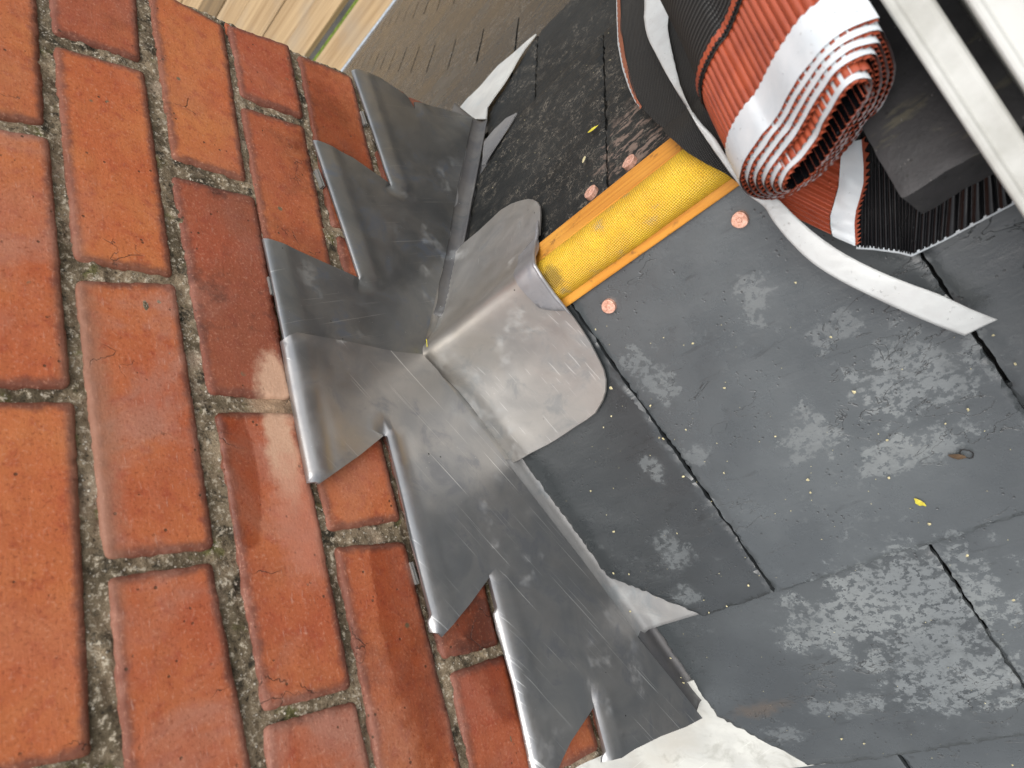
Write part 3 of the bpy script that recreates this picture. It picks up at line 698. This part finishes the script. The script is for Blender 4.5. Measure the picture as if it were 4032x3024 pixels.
# upstand fold continuing beside the flashing on the far side
rows = []
for s in np.linspace(.05, .440, 60):
    rows.append([far3(x + .0008 * nz((s * 22, 3, 0)), s, h) for x, h in [(.0035, .05), (.004, .02), (.0055, .010), (.0085, .005), (.0125, .0028), (.0165, .0022)]])
o = ribbon('soaker', None, rows, M['lead_dark'])
o.modifiers.new('solid', 'SOLIDIFY').thickness = .0015
tag(o, 'narrow rounded lead fold down the far slates against the blue grey flashing', 'soaker', 'lead soakers between slates and chimney')

# ------------------------------------------------------------------ ridge: two battens, yellow roll between
XR = .60
XS = .140
for side, nm in ((1, 'far'), (-1, 'near')):
    t3 = far3 if side > 0 else near3
    s1, s2 = (.0180, .0462) if side > 0 else (.0215, .0350)
    vs = []
    for h in (-.022, .0005 if side < 0 else .0045):
        for x, s in ((XS, s1), (XR, s1), (XR, s2), (XS, s2)): vs.append(t3(x, s, h - (.0015 if s == s2 and side < 0 else 0)))
    o = bevel(link('ridge_batten', box_mesh('ridge_batten', vs), M['batten'], None, smooth=False), .0012)
    tag(o, 'orange timber batten on the %s side of the yellow ridge roll' % ('far, dark slate' if side > 0 else 'near, light slate'), 'batten', 'orange ridge battens')
rows = []
ZR = -.3435
for x in np.linspace(XS, XR, 120):
    rr = []
    for a_ in np.linspace(-.35, math.pi + .35, 30):
        R_ = .0215 + .0007 * nz((x * 14, a_ * 1.5, 2))
        cy, cz = R_ * math.cos(a_), .0195 * math.sin(a_)
        if cz < 0: cz *= .6
        rr.append((x, Y0 - .0022 - cy, ZR + cz + .0006 * nz((x * 25, a_ * 2, 0))))
    rows.append(rr)
o = ribbon('ridge_roll', None, rows, M['roll'])
tag(o, 'bright yellow textured roll lying along the ridge between two orange battens', 'ridge roll')

# ------------------------------------------------------------------ lead saddle over the ridge
def zsad(x, y):
    dy = y - Y0; s = math.sqrt(dy * dy + .006 ** 2)
    z = Z0 + .0035 - math.tan(AN if dy < 0 else AF) * s
    # dressed over the ridge roll
    z += .0185 * math.exp(-(dy / .027) ** 2)
    z += .0022 * math.exp(-((x - .02) / .02) ** 2)
    return z
def sad3(x, y, h): return (x, y, zsad(x, y) + h)
SADP = [(1663, 1402), (1700, 1240), (1768, 1022), (1818, 966), (1889, 904), (1965, 832), (1975, 824), (2011, 803), (2045, 791), (2079, 783), (2100, 786), (2115, 796), (2125, 812), (2128, 844), (2122, 925), (2114, 930), (2110, 960), (2103, 1010), (2105, 1045),
        (2134, 1092), (2185, 1164), (2243, 1233), (2271, 1271), (2319, 1343), (2356, 1416), (2375, 1455), (2384, 1495), (2383, 1540), (2371, 1579), (2343, 1627), (2310, 1652), (2271, 1675), (2181, 1735), (2078, 1790), (2012, 1830), (1860, 1645), (1750, 1505)]
poly = [tuple(xy_on(p, zsad)[:2]) for p in SADP]
poly = [(.0050, y) if (i < 3 or i > 34) else (x, y) for i, (x, y) in enumerate(poly)]
def hsad(P, d):
    H = np.array([.0008 * nz((p[0] * 25, p[1] * 25, 3)) + .0003 * nz((p[0] * 90, p[1] * 90, 1)) for p in P])
    # turn up where it meets the wall lead
    H += .0030 * np.exp(-np.clip(P[:, 0] - .0050, 0, 1) / .0022)
    return H
sad = empty('lead_saddle', (.08, Y0, -.32), 'pale round-cornered lead saddle dressed over the ridge against the chimney', 'saddle')
sheet('saddle_sheet', poly, sad3, hsad, .0020, .0040, M['lead_sad'], sad, seed=9, sharp=55)
upy = [(Y0 + t, zsad(.005, Y0 + t)) for t in np.linspace(-.115, .115, 21)]
sheet('upstand', [(y, z + .030) for y, z in upy] + [(y, z - .006) for y, z in upy[::-1]], wall3, lambda P, d: np.full(len(P), .0046), .0015, .008, M['lead_sad'], sad, seed=11)
hem = [(2112, 934), (2095, 945), (2040, 1010), (2029, 1058), (2029, 1100), (2040, 1124), (2075, 1165), (2119, 1210), (2145, 1219), (2185, 1223), (2224, 1222), (2246, 1240), (2187, 1168), (2136, 1096), (2108, 1047), (2104, 1005)]
hp = [tuple(xy_on(p, lambda x, y: zsad(x, y) + .003)[:2]) for p in hem]
sheet('folded_hem', hp, sad3, lambda P, d: np.full(len(P), .0030) + .0006 * np.clip(d / .004, 0, 1), .0026, .0030, M['lead_lip'], sad, seed=10, sharp=60)
# rolled outer edge of the hem
er = [(2120, 870), (2118, 925), (2112, 955), (2104, 1005), (2107, 1046), (2136, 1094), (2187, 1166), (2246, 1237)]
pts = [xy_on(p, lambda x, y: zsad(x, y) + .002) for p in er]
cu = []
P_ = np.array(pts); tt = np.linspace(0, len(P_) - 1, 60)
P_ = np.array([[np.interp(t, range(len(P_)), P_[:, k]) for k in range(3)] for t in tt])
rows = []
for i, p in enumerate(P_):
    tg = P_[min(i + 1, 59)] - P_[max(i - 1, 0)]; tg /= np.linalg.norm(tg); u = np.cross(tg, (0, 0, 1)); u /= np.linalg.norm(u); w = np.cross(u, tg)
    r_ = .0019 * min(1, .3 + min(i, 59 - i) / 8)
    rows.append([p + r_ * (u * math.cos(a_) + w * math.sin(a_)) + np.array([0, 0, .001]) for a_ in np.linspace(0, 2 * math.pi, 13)])
ribbon('rolled_edge', None, rows, M['lead_lip'], sad)

# ------------------------------------------------------------------ copper nails
NAILS = [((2468, 630), 'far', 'copper nail head in the dark far slate to the right of the joint'), ((2316, 750), 'far', 'copper nail head in the dark far slate to the left of the joint'),
         ((2908, 867), 'near', 'copper nail head in the light slate beside the white loose tape'), ((2390, 1209), 'near', 'copper nail head in the light slate nearest the lead saddle')]
for p, sd_, lab in NAILS:
    P, t3 = (NP, near3) if sd_ == 'near' else (FP, far3)
    x, s = P(p, .001); vs = []; n = 28; rad = .0063 if sd_ == 'near' else .0070
    for (r_, h) in ((.0, .0016), (rad * .28, .0016), (rad * .34, .0012), (rad * .93, .0012), (rad, .0009), (rad, -.006)):
        for k in range(n):
            a_ = 2 * math.pi * k / n; q = r_ * (1 + .03 * math.sin(3 * a_ + x * 90))
            hh = h + (.0004 * r_ / rad * math.cos(a_) if sd_ == 'far' else 0) - .0006
            vs.append(t3(x + q * math.cos(a_), s + q * math.sin(a_), hh - .0012))
    f = [(j * n + k, j * n + (k + 1) % n, (j + 1) * n + (k + 1) % n, (j + 1) * n + k) for j in range(5) for k in range(n)]
    if sd_ == 'near': pass
    tag(link('copper_nail', mesh('copper_nail', vs, f, 25), M['copper']), lab, 'nail', 'copper nails holding the slates')

# ------------------------------------------------------------------ ridge vent roll
roll = empty('ridge_vent_roll', (.42, -.45, -.345), 'flattened coil of ridge ventilation roll with red pleated edge, white tape and black fabric', 'ventilation roll')
YF = -.455
OUT = [(1335, 150), (1100, 235), (900, 385), (760, 560), (660, 700), (560, 880), (480, 1000), (400, 1080), (300, 1220), (245, 1330), (228, 1440), (260, 1520), (330, 1575), (460, 1600), (620, 1570), (740, 1500), (850, 1430), (950, 1335), (1050, 1240), (1170, 1100),
       (1280, 950), (1370, 840), (1440, 730), (1490, 600), (1500, 480), (1470, 380), (1440, 290), (1395, 215)]
INN = [(1225, 705), (1165, 690), (1110, 735), (1065, 810), (1020, 890), (975, 970), (945, 1040), (900, 1120), (800, 1240), (690, 1350), (630, 1430), (612, 1470), (606, 1495), (625, 1502), (650, 1490), (700, 1450), (750, 1415), (810, 1350), (860, 1290), (920, 1210),
       (975, 1130), (1020, 1050), (1075, 970), (1120, 900), (1160, 850), (1190, 800), (1215, 760), (1225, 730)]
OUT = np.array([(2800 + a / 2.074, b / 2.074) for a, b in OUT]); INN = np.array([(2800 + a / 2.074, b / 2.074) for a, b in INN])
TEL = .0042
def toXZ(p, y=0.0): h = hit(p, (0, 1, 0), YF - y); return h[0], h[2]
OUT = np.array([toXZ(p) for p in OUT]); INN = np.array([toXZ(p, TEL * 5.5) for p in INN])
def resample(C, n):
    C = np.vstack([C, C[:1]]); s = np.concatenate([[0], np.cumsum(np.linalg.norm(np.diff(C, axis=0), axis=1))]); return s, C
NTH = 28
def cat(C, u):                                  # closed Catmull-Rom
    u = (u % 1.0) * len(C); i = int(u); t = u - i; p0, p1, p2, p3 = (C[(i + k) % len(C)] for k in (-1, 0, 1, 2))
    return .5 * ((2 * p1) + (-p0 + p2) * t + (2 * p0 - 5 * p1 + 4 * p2 - p3) * t * t + (-p0 + 3 * p1 - 3 * p2 + p3) * t ** 3)
TURNS = 6.0
def spiral(n=1500):
    out = []
    for i in range(n):
        u = i / (n - 1) * TURNS; k = min(1, max(0, u / (TURNS - .15)))
        k = k + .010 * nz((u * 3.1, 0, 5))
        out.append(cat(OUT, u) * (1 - k) + cat(INN, u) * k)
    return np.array(out)
S = spiral(); SL = np.concatenate([[0], np.cumsum(np.linalg.norm(np.diff(S, axis=0), axis=1))])
TOT = SL[-1]
def at_len(l):
    return np.array([np.interp(l, SL, S[:, 0]), np.interp(l, SL, S[:, 1])])
cx = S.mean(0)
def frame(l):
    a = at_len(max(0, l - .0015)); b = at_len(min(TOT, l + .0015)); t = (b - a) / np.linalg.norm(b - a)
    n = np.array([-t[1], t[0]]); c = at_len(l)
    if n @ (c - cx) < 0: n = -n
    return c, t, n
# consistent outward normal: orientation of the curve is fixed, so fix the sign once
def frame(l, sgn=[None]):
    a = at_len(max(0, l - .0015)); b = at_len(min(TOT, l + .0015)); t = (b - a) / max(np.linalg.norm(b - a), 1e-9)
    n = np.array([-t[1], t[0]]); c = at_len(l)
    if sgn[0] is None: sgn[0] = 1 if n @ (c - cx) > 0 else -1
    return c, t, n * sgn[0]
PL = .0054                                      # pleat pitch
YW, YS, YE = .021, .068, .30                    # white band, seam, end of fabric
def tel(l): return -TEL * float(np.interp(l, SL, np.linspace(0, TURNS, len(SL)))) * 1.0
def row3(c, t, n, off, ys, sh=0.0, dy=0.0):
    return [(c[0] + n[0] * off + t[0] * sh, YF + y + dy, c[1] + n[1] * off + t[1] * sh) for y in ys]
red_r, blk_r, wh_r, fab_r = [], [], [], []
NL = int(TOT / PL * 8)
for i in range(NL + 1):
    l = TOT * i / NL; c, t, n = frame(l)
    ph = 2 * math.pi * l / PL; wv = .0012 * (math.sin(ph) + .25 * math.sin(2 * ph)); sh = .0012 * math.cos(ph) * -1
    dy = tel(l)
    ys = [-.0030, .003, .010, .02, .035, .05, .062, .067]
    amp = [1, 1, 1, 1, 1, .95, .7, .25]
    red_r.append([(c[0] + n[0] * (wv * a_) + t[0] * sh * a_, YF + dy + y + .0006 * nz((l * 60, 0, 0)), c[1] + n[1] * (wv * a_) + t[1] * sh * a_) for y, a_ in zip(ys, amp)])
    blk_r.append([(c[0] + n[0] * (wv * a_ - .0005) + t[0] * sh * a_, YF + dy + y + .0004, c[1] + n[1] * (wv * a_ - .0005) + t[1] * sh * a_) for y, a_ in zip(ys, amp)])
for i in range(900):
    l = TOT * i / 899; c, t, n = frame(l)
    w = .0024 + .0003 * nz((l * 45, 0, 3)); e = .0012 * nz((l * 35, 4, 3)) + .0006 * math.sin(2 * math.pi * l / PL)
    ys = [-.0022 + .0009 * nz((l * 80, 1, 1)), .003, .011, .016, YW + e]
    wh_r.append(row3(c, t, n, w, ys, 0, tel(l)))
for i in range(700):
    l = TOT * .35 * i / 699; c, t, n = frame(l)
    fab_r.append([(c[0] + n[0] * (o_ - .0020 * (y > .075)), YF + tel(l) + y, c[1] + n[1] * (o_ - .0020 * (y > .075))) for y, o_ in ((.066, .0012), (.070, .0004), (.08, .0), (.12, -.001 + .001 * nz((l * 20, 1, 1))), (.16, -.001), (.22, 0), (YE, 0))])
ribbon('red_pleated_edge', None, red_r, M['red'], roll); ribbon('pleat_backing', None, blk_r, M['black'], roll)
cut = [(0, int(900 * .735)), (int(900 * .80), 900)]       # the inmost turns show bare red pleats for a stretch
for a_, b_ in cut: ribbon('white_tape', None, wh_r[a_:b_], M['white'], roll)
ribbon('black_fabric', None, fab_r, M['rib'], roll)
# stitched seam and the narrow red selvedge beyond it
seam = []; sel = []
for i in range(500):
    l = TOT * .2 * i / 499; c, t, n = frame(l); b = .0002 + .0005 * math.sin(l / .0016 * math.pi)
    seam.append(row3(c, t, n, .0019 + b * .4, [.0672 + b, .0690 + b], 0, tel(l))); 
    jg = .0010 * (1 if (l / PL) % 1 < .5 else -.2)
    sel.append(row3(c, t, n, .0014 + .0006 * ((l / PL) % 1), [.069, .0735 + jg], 0, tel(l)))
ribbon('seam', None, seam, M['seam'], roll); ribbon('red_selvedge', None, sel, M['red'], roll)

# the loose tail of the roll on the far side: black mesh underside draped over the ridge
def zroof(x, y, up=.0):
    dy = y - Y0; s = abs(dy)
    z = Z0 - math.tan(AN if dy < 0 else AF) * s
    return max(z, -.3195 - (dy / .03) ** 2 * .012 if s < .05 else -9) + up
def ztail(x, y):
    # lifts away from the slates towards its cut left edge
    return zroof(x, y) + .010 + .010 * max(0, min(1, (.33 - x) / .07)) * max(0, min(1, (y - Y0) / .1))
def tail3(x, y, h): return (x, y, ztail(x, y) + h)
TAIL = [(2436, -320), (2440, 0), (2444, 120), (2460, 230), (2482, 320), (2504, 390), (2524, 424), (2580, 480), (2657, 557), (2711, 604), (2784, 647), (2856, 683), (2900, 716), (2990, 700), (3100, 560), (3200, 300), (3200, -300)]
TP = [tuple(xy_on(p, ztail)[:2]) for p in TAIL]
def uvxy(o, k=1.0):
    me = o.data; uv = me.uv_layers.new(name='uv')
    for lp in me.loops:
        v = me.vertices[lp.vertex_index].co; uv.data[lp.index].uv = (v.x * k, v.y * k * 1.16)
def htail(P, d): return np.array([.0020 * nz((p[0] * 18, p[1] * 18, 8)) + .0012 * nz((p[0] * 45 + p[1] * 30, p[1] * 20, 2)) for p in P])
o = sheet('mesh_underside', TP, tail3, htail, .0012, .006, M['mesh'], roll, seed=12); uvxy(o)
# frayed edge: black, red pleats and white rim seen end-on
LE = [(2436, -200), (2440, 0), (2444, 120), (2460, 230), (2482, 320), (2504, 390), (2524, 424)]
def curve3(px, zf, n):
    P = np.array([xy_on(p, zf) for p in px]); s = np.concatenate([[0], np.cumsum(np.linalg.norm(np.diff(P, axis=0), axis=1))])
    return np.array([[np.interp(t, s, P[:, k]) for k in range(3)] for t in np.linspace(0, s[-1], n)])
E3 = curve3(LE, ztail, 260)
r1, r2 = [], []
for i, p in enumerate(E3):
    f_ = i / 259; w = .0200 * math.sin(math.pi * min(1, .25 + f_ * .75)) ** .8 if f_ < .98 else .002
    z1 = .0012 * math.sin(i * .75); 
    r1.append([p + np.array([.0012, 0, .0006]), p + np.array([-w * .45 + z1 * .5, 0, -w * .35 + z1 * .3])])
    r2.append([p + np.array([-w * .42, 0, -w * .36]), p + np.array([-w * .72, 0, -w * .62])])
ribbon('red_pleated_edge', None, r1, M['red'], roll); ribbon('white_rim', None, r2, M['white'], roll)

# the other flap, on the near slope: red pleats, white tape, black ribbed back
OFF = .010
def nf(px, o_): h = hit(px, nN, dN + o_); return h
# red pleats fan towards the tape
R = []
Lr = [(3010, 800), (3040, 770), (3060, 745), (3100, 700), (3140, 650), (3190, 590), (3230, 540)]
Rr = [(3275, 925), (3268, 890), (3268, 850), (3285, 790), (3300, 735), (3312, 660), (3330, 560)]
Lr3 = [nf(p, .004) for p in Lr]; Rr3 = [nf(p, .013) for p in Rr]
def seq(P, n):
    P = np.array(P); return np.array([[np.interp(t, range(len(P)), P[:, k]) for k in range(3)] for t in np.linspace(0, len(P) - 1, n)])
A_, B_ = seq(Lr3, 150), seq(Rr3, 150)
for i in range(150):
    ph = i / 149 * 2 * math.pi * 11; w = .0016 * math.sin(ph) + .0006 * nz((i * .08, 1, 0)); R.append([A_[i] + (B_[i] - A_[i]) * t + nN * w * (.6 + .5 * t) for t in np.linspace(0, 1, 9)])
ribbon('red_pleated_flap', None, R, M['red'], roll)
Lw = [(3279, 930), (3270, 890), (3270, 850), (3287, 790), (3302, 735), (3306, 680), (3312, 600), (3330, 560)]
Rw = [(3368, 968), (3366, 925), (3364, 880), (3370, 830), (3385, 780), (3400, 720), (3400, 650), (3392, 550)]
A_, B_ = seq([nf(p, .016) for p in Lw], 90), seq([nf(p, .019) for p in Rw], 90)
ribbon('white_tape', None, [[A_[i] + (B_[i] - A_[i]) * t + nN * (.0012 * nz((i * .12, t * 1.5, 0)) + .001 * math.sin(math.pi * t)) for t in np.linspace(0, 1, 9)] for i in range(90)], M['white'], roll)
# red fringe along the tape
fr = []
for i in range(90):
    k = abs((i / 5.0) % 1 - .5) * 2
    fr.append([B_[i] - nN * .0008, B_[i] + np.array([.0035 * k + .0008, 0, 0]) - nN * (.002 + .001 * k)])
ribbon('red_fringe', None, fr, M['red'], roll, flat=True)
# black ribbed back, with its white rim
Tb = [(3385, 520), (3450, 480), (3560, 440), (3700, 420), (3900, 420), (4100, 420)]
Bb = [(3372, 972), (3440, 976), (3540, 990), (3590, 1002), (3720, 940), (3990, 797), (4110, 735)]
A_, B_ = seq([nf(p, .012) for p in Tb], 360), seq([nf(p, .015) for p in Bb], 360)
bk = []
for i in range(360):
    ph = i / 359 * 2 * math.pi * 30; w = .0019 * abs(math.sin(ph / 2)) ** .7 - .001 
    bk.append([A_[i] + (B_[i] - A_[i]) * t + nN * (w + .0009 * nz((i * .05, t * 4, 1))) for t in np.linspace(0, 1, 14)])
ribbon('black_pleated_back', None, bk, M['black'], roll)
rm = []
for i in range(360):
    d_ = (B_[i] - A_[i]); d_ /= np.linalg.norm(d_); p = B_[i] - nN * .001
    rm.append([p - d_ * .001 + nN * .0008, p + d_ * .0016 + nN * .0008, p + d_ * .0022 - nN * .0030])
ribbon('white_rim', None, rm, M['white'], roll)

# long loose white release liner: lies on the mesh, twists under the coil, then hangs free over the slates
LC = [((2532, -260), (2655, -260), .004), ((2538, 0), (2639, 0), .004), ((2537, 78), (2630, 96), .004), ((2552, 150), (2636, 150), .004), ((2579, 205), (2648, 211), .004), ((2618, 280), (2660, 262), .004),
      ((2663, 356), (2682, 345), .005), ((2697, 408), (2715, 420), .006), ((2722, 450), (2735, 452), .008), ((2750, 500), (2765, 492), .009), ((2790, 560), (2815, 545), .009), ((2838, 628), (2868, 627), .009), ((2900, 712), (2925, 700), .010)]
rows = []
for a, b, h in LC:
    A, B = xy_on(a, lambda x, y: ztail(x, y) + h), xy_on(b, lambda x, y: ztail(x, y) + h); rows.append((A, B))
L2 = [((2945, 765), (3030, 760), .016), ((3010, 815), (3075, 795), .018), ((3045, 870), (3130, 850), .020), ((3110, 950), (3210, 920), .022), ((3200, 1035), (3310, 990), .025), ((3310, 1105), (3440, 1058), .027), ((3440, 1170), (3570, 1112), .027),
      ((3580, 1235), (3700, 1160), .025), ((3700, 1285), (3820, 1215), .021), ((3798, 1321), (3927, 1258), .016)]
for a, b, h in L2: rows.append((nf(a, h), nf(b, h)))
def smooth_rows(rows, n):
    A = np.array([r[0] for r in rows]); B = np.array([r[1] for r in rows]); out = []
    m = len(rows)
    def cr(P, u):
        i = min(int(u), m - 2); t = u - i; p0, p1, p2, p3 = P[max(i - 1, 0)], P[i], P[i + 1], P[min(i + 2, m - 1)]
        return .5 * ((2 * p1) + (-p0 + p2) * t + (2 * p0 - 5 * p1 + 4 * p2 - p3) * t * t + (-p0 + 3 * p1 - 3 * p2 + p3) * t ** 3)
    for k in range(n):
        u = k / (n - 1) * (m - 1); a, b = cr(A, u), cr(B, u)
        out.append([a + (b - a) * t + np.array([0, 0, 1]) * (.0006 * nz((u * 3, t * 2, 1)) + .0012 * math.sin(math.pi * t)) for t in np.linspace(0, 1, 9)])
    return out
o = ribbon('release_liner', None, smooth_rows(rows, 240), M['liner'])
o.modifiers.new('solid', 'SOLIDIFY').thickness = .0004
tag(o, 'long curling white strip of release tape trailing over the light slates', 'tape')

# ------------------------------------------------------------------ dark thick tile behind the roll
zb = -.333
bc = hit((3629, 846), (0, 0, 1), zb); tl = hit((3551, 776), (0, 0, 1), zb + .040)
x0t, yft = bc[0], (bc[1] + tl[1]) / 2
def tile_mesh():
    zt = zb + .040; xe, ye = x0t + .26, yft + .24
    poly = roundpoly([(x0t, yft), (xe, yft), (xe, ye), (x0t, ye)], .0015, 2)
    return sheet('clay_tile', poly, lambda x, y, h: (x, y, zt + h), lambda P, d: np.array([.0008 * nz((p[0] * 30, p[1] * 30, 0)) for p in P]) - .0008 * np.clip(1 - d / .003, 0, 1), .040, .0045, M['tile'], None, jag=.0006, seed=20)
tag(tile_mesh(), 'thick dark grey clay tile with chipped edge between the coil and the aluminium ladder', 'tile')

# ------------------------------------------------------------------ aluminium roof ladder, lying down the near slope
lad = empty('roof_ladder', (.52, Y0 - .05, -.30), 'pale weathered aluminium roof ladder at the upper right edge of the view, out of focus', 'ladder')
def stile(x1, x2, h1, h2, lip):
    prof = [(x1, h1), (x1, h2 + lip), (x1 + .0022, h2 + lip + .001), (x1 + .0048, h2 + lip), (x1 + .0055, h2), (x2 - .004, h2), (x2 - .001, h2 - .0012), (x2, h2 - .004), (x2, h1)]
    rows = [[near3(x, s, h) for x, h in prof] for s in np.linspace(-.30, .75, 24)]
    o = ribbon('stile', None, rows, M['alu'], lad, flat=True); o.modifiers.new('bevel', 'BEVEL').width = .0008
    return o
OL = .125
xa = NP((4032, 852), OL)[0]; xb = NP((3463, 0), OL)[0]
stile((xa + xb) / 2, .4975, .055, OL, .003)
stile(.5065, .56, .055, OL + .002, .004)
for s in (-.12, .16, .44, .70):
    rows = [[near3(x, s + .014 * math.cos(a_), .085 + .014 * math.sin(a_)) for a_ in np.linspace(0, 2 * math.pi, 17)] for x in np.linspace(.52, .90, 6)]
    if s > .9: ribbon('rung', None, rows, M['alu'], lad)

# ------------------------------------------------------------------ scaffold deck below the far eaves
ZD = -2.25
def DY(p): return float(hit(p, (0, 0, 1), ZD)[1])
gx = [far3(0, 3.08, 0)[1] + .02]
gap_r = (DY((1248, 217)) + DY((1407, 0))) / 2; gap_l = (DY((1204, 221)) + DY((1352, 0))) / 2
j1 = (DY((1130, 170)) + DY((1240, 0))) / 2; j2 = (DY((1030, 140)) + DY((1130, 0))) / 2; j3 = (DY((900, 100)) + DY((1010, 0))) / 2
j4 = (DY((850, 47)) + DY((900, 0))) / 2
edges = [(gap_r - .42, gap_r), (gap_l, j1), (j1, j2), (j2, j3), (j3, j4 - .01), (j4 + .0, j4 + .34)]
y = j4 + .35
while y < 8: edges.append((y, y + .33)); y += .335
labs = ['scaffold board nearest the eaves, between the gutter and the mossy gap', 'scaffold board just beyond the mossy green gap', 'second scaffold board beyond the mossy gap', 'third scaffold board beyond the mossy gap, cut by the brick corner', 'fourth scaffold board beyond the mossy gap', 'shadowy dark scaffold board at the top edge by the chimney']
for i, (a, b) in enumerate(edges):
    zt = ZD + random.uniform(-.006, .006)
    e = .006
    o = bevel(link('scaffold_board', box_mesh('scaffold_board', [(-9, a + e, zt - .038), (4, a + e, zt - .038), (4, b - e, zt - .038), (-9, b - e, zt - .038), (-9, a + e, zt), (4, a + e, zt), (4, b - e, zt), (-9, b - e, zt)]), M['plankdark'] if i == 5 else M['plank'], None, smooth=False), .004)
    tag(o, labs[i] if i < 6 else 'pale scaffold board of the deck, outside the picture', 'board', 'scaffold boards beyond the eaves')
o = link('mossy_ledger', box_mesh('mossy_ledger', [(-9, gap_r + .01, ZD - .12), (4, gap_r + .01, ZD - .12), (4, gap_r + .085, ZD - .12), (-9, gap_r + .085, ZD - .12), (-9, gap_r + .01, ZD - .045), (4, gap_r + .01, ZD - .045), (4, gap_r + .085, ZD - .045), (-9, gap_r + .085, ZD - .045)]), M['moss'], None, smooth=False)
tag(o, 'moss-green ledge seen down the dark gap between the scaffold boards', 'ledger')
# gutter along the far eaves
rows = []
for x in (-4, -3, -2, -1, 0, 1, 2):
    gy, gz = far3(x, 3.10, 0)[1:]
    rows.append([(x, gy + .022 - .022 * math.cos(a_) , gz - .03 - .03 * math.sin(a_)) for a_ in np.linspace(0, math.pi, 13)] + [(x, gy + .058, gz - .028)])
o = ribbon('gutter', None, rows, M['gutter']); o.modifiers.new('solid', 'SOLIDIFY').thickness = .004
tag(o, 'pale blue grey gutter edge along the foot of the far roof slope', 'gutter')

# ------------------------------------------------------------------ small debris
def flake(px, P, t3, size, mat, name, label, cat, up=.0012, el=1.0, rot=0.0, group=None):
    x, s = P(px, up); n = 9; vs = []
    for k in range(n):
        a_ = 2 * math.pi * k / n; r_ = size * (.6 + .5 * random.random()); u, v = r_ * el * math.cos(a_), r_ * math.sin(a_)
        vs.append(t3(x + u * math.cos(rot) - v * math.sin(rot), s + u * math.sin(rot) + v * math.cos(rot), up))
    vs.append(t3(x, s, up + size * .45)); f = [(k, (k + 1) % n, n) for k in range(n)]
    o = link(name, mesh(name, vs, f), mat); return tag(o, label, cat, group)
flake((3617, 1975), NP, near3, .0028, M['leafy'], 'leaf_bit', 'small bright yellow leaf bit on the large light slate, lower right', 'leaf', el=2.2, rot=-1.9)
flake((2333, 510), FP, far3, .0028, M['leafy'], 'leaf_bit', 'yellow green leaf bit on the far dark slate beside the joint', 'leaf', el=3.0, rot=-.2)
flake((2298, 630), FP, far3, .0026, M['husk'], 'wood_chip', 'tiny pale wood chip on the far dark slate', 'chip', el=2.0, rot=1.4)
flake((3765, 1795), NP, near3, .0030, M['bark'], 'twig_bit', 'brown twig bit beside the dark ring on the light slate', 'twig', el=2.6, rot=.6)
x, y, z = xy_on((1685, 1355), zsad); vs = [(x + .0004, y - .004, z + .003), (x + .0016, y - .004, z + .003), (x + .0045, y + .003, z + .004), (x + .0035, y + .0035, z + .004)]
tag(link('grass_bit', mesh('grass_bit', vs, [(0, 1, 2, 3)]), M['leafy']), 'thin yellow green blade caught in the peak of the lead', 'leaf')
cn = NP((3805, 1785), .0008); rg = []
for k in range(41):
    a_ = 2 * math.pi * k / 40; r_ = .0042 * (1 + .22 * math.sin(2 * a_ + .5) + .12 * nz((a_ * 2, 0, 0)))
    rg.append([near3(cn[0] + (r_ + w) * math.cos(a_) * .75, cn[1] + (r_ + w) * math.sin(a_), .0009 + .0004 * (w == .0003)) for w in (-.0004, .0003, .0008)])
tag(ribbon('wet_ring', None, rg, M['seam']), 'small dark irregular ring mark on the light slate', 'mark')
# seed husks scattered over the slates and splashes of mortar on the joints
vs, f = [], []
HUSK = [(3270, 1325), (3360, 1540), (3050, 1715), (3490, 1730), (3180, 1885), (3190, 1935), (3720, 1665), (3810, 1610), (3910, 1315), (3995, 1430), (2700, 1690), (2595, 1720), (2610, 1725), (2405, 1525), (2405, 1637), (2850, 1860), (2690, 1875), (2415, 1920), (2325, 1932), (2415, 2255), (2475, 2258), (2860, 2385), (2945, 2302), (2790, 2410),
        (2770, 2360), (3805, 2185), (3990, 2360), (3657, 2060), (2480, 2405), (3312, 2907), (3400, 2925), (3985, 3010), (2560, 1595), (2726, 1350), (2345, 1295), (3130, 1110), (2665, 2097), (2415, 2090), (2375, 1680), (3500, 1880), (2850, 1525), (2640, 2590), (2680, 2665), (2690, 2685)]
def addflake(x, s, t3, sz, up):
    b = len(vs); n = 6
    for k in range(n):
        a_ = 2 * math.pi * k / n; r_ = sz * random.uniform(.35, 1.1); vs.append(t3(x + r_ * math.cos(a_), s + r_ * math.sin(a_), up + random.uniform(0, .0004)))
    vs.append(t3(x, s, up + sz * .5)); f.extend([(b + k, b + (k + 1) % n, b + n) for k in range(n)])
for p in HUSK: addflake(*NP(p, .001), near3, random.uniform(.0011, .0019), .0012)
for k in range(130):
    p = (random.uniform(2150, 4000), random.uniform(1250, 3000))
    if abs(NP(p)[1] - .36) < .005: continue
    if NP(p)[0] < .02: continue
    addflake(*NP(p, .001), near3, random.uniform(.0003, .0007), .0010)
for k in range(60): addflake(random.uniform(.03, .3), random.uniform(.06, .38), far3, random.uniform(.0004, .0008), .001)
tag(link('seed_husks', mesh('seed_husks', vs, f), M['husk'], smooth=False), 'scattered cream seed husks and grit over the slates', 'debris', kind='stuff')
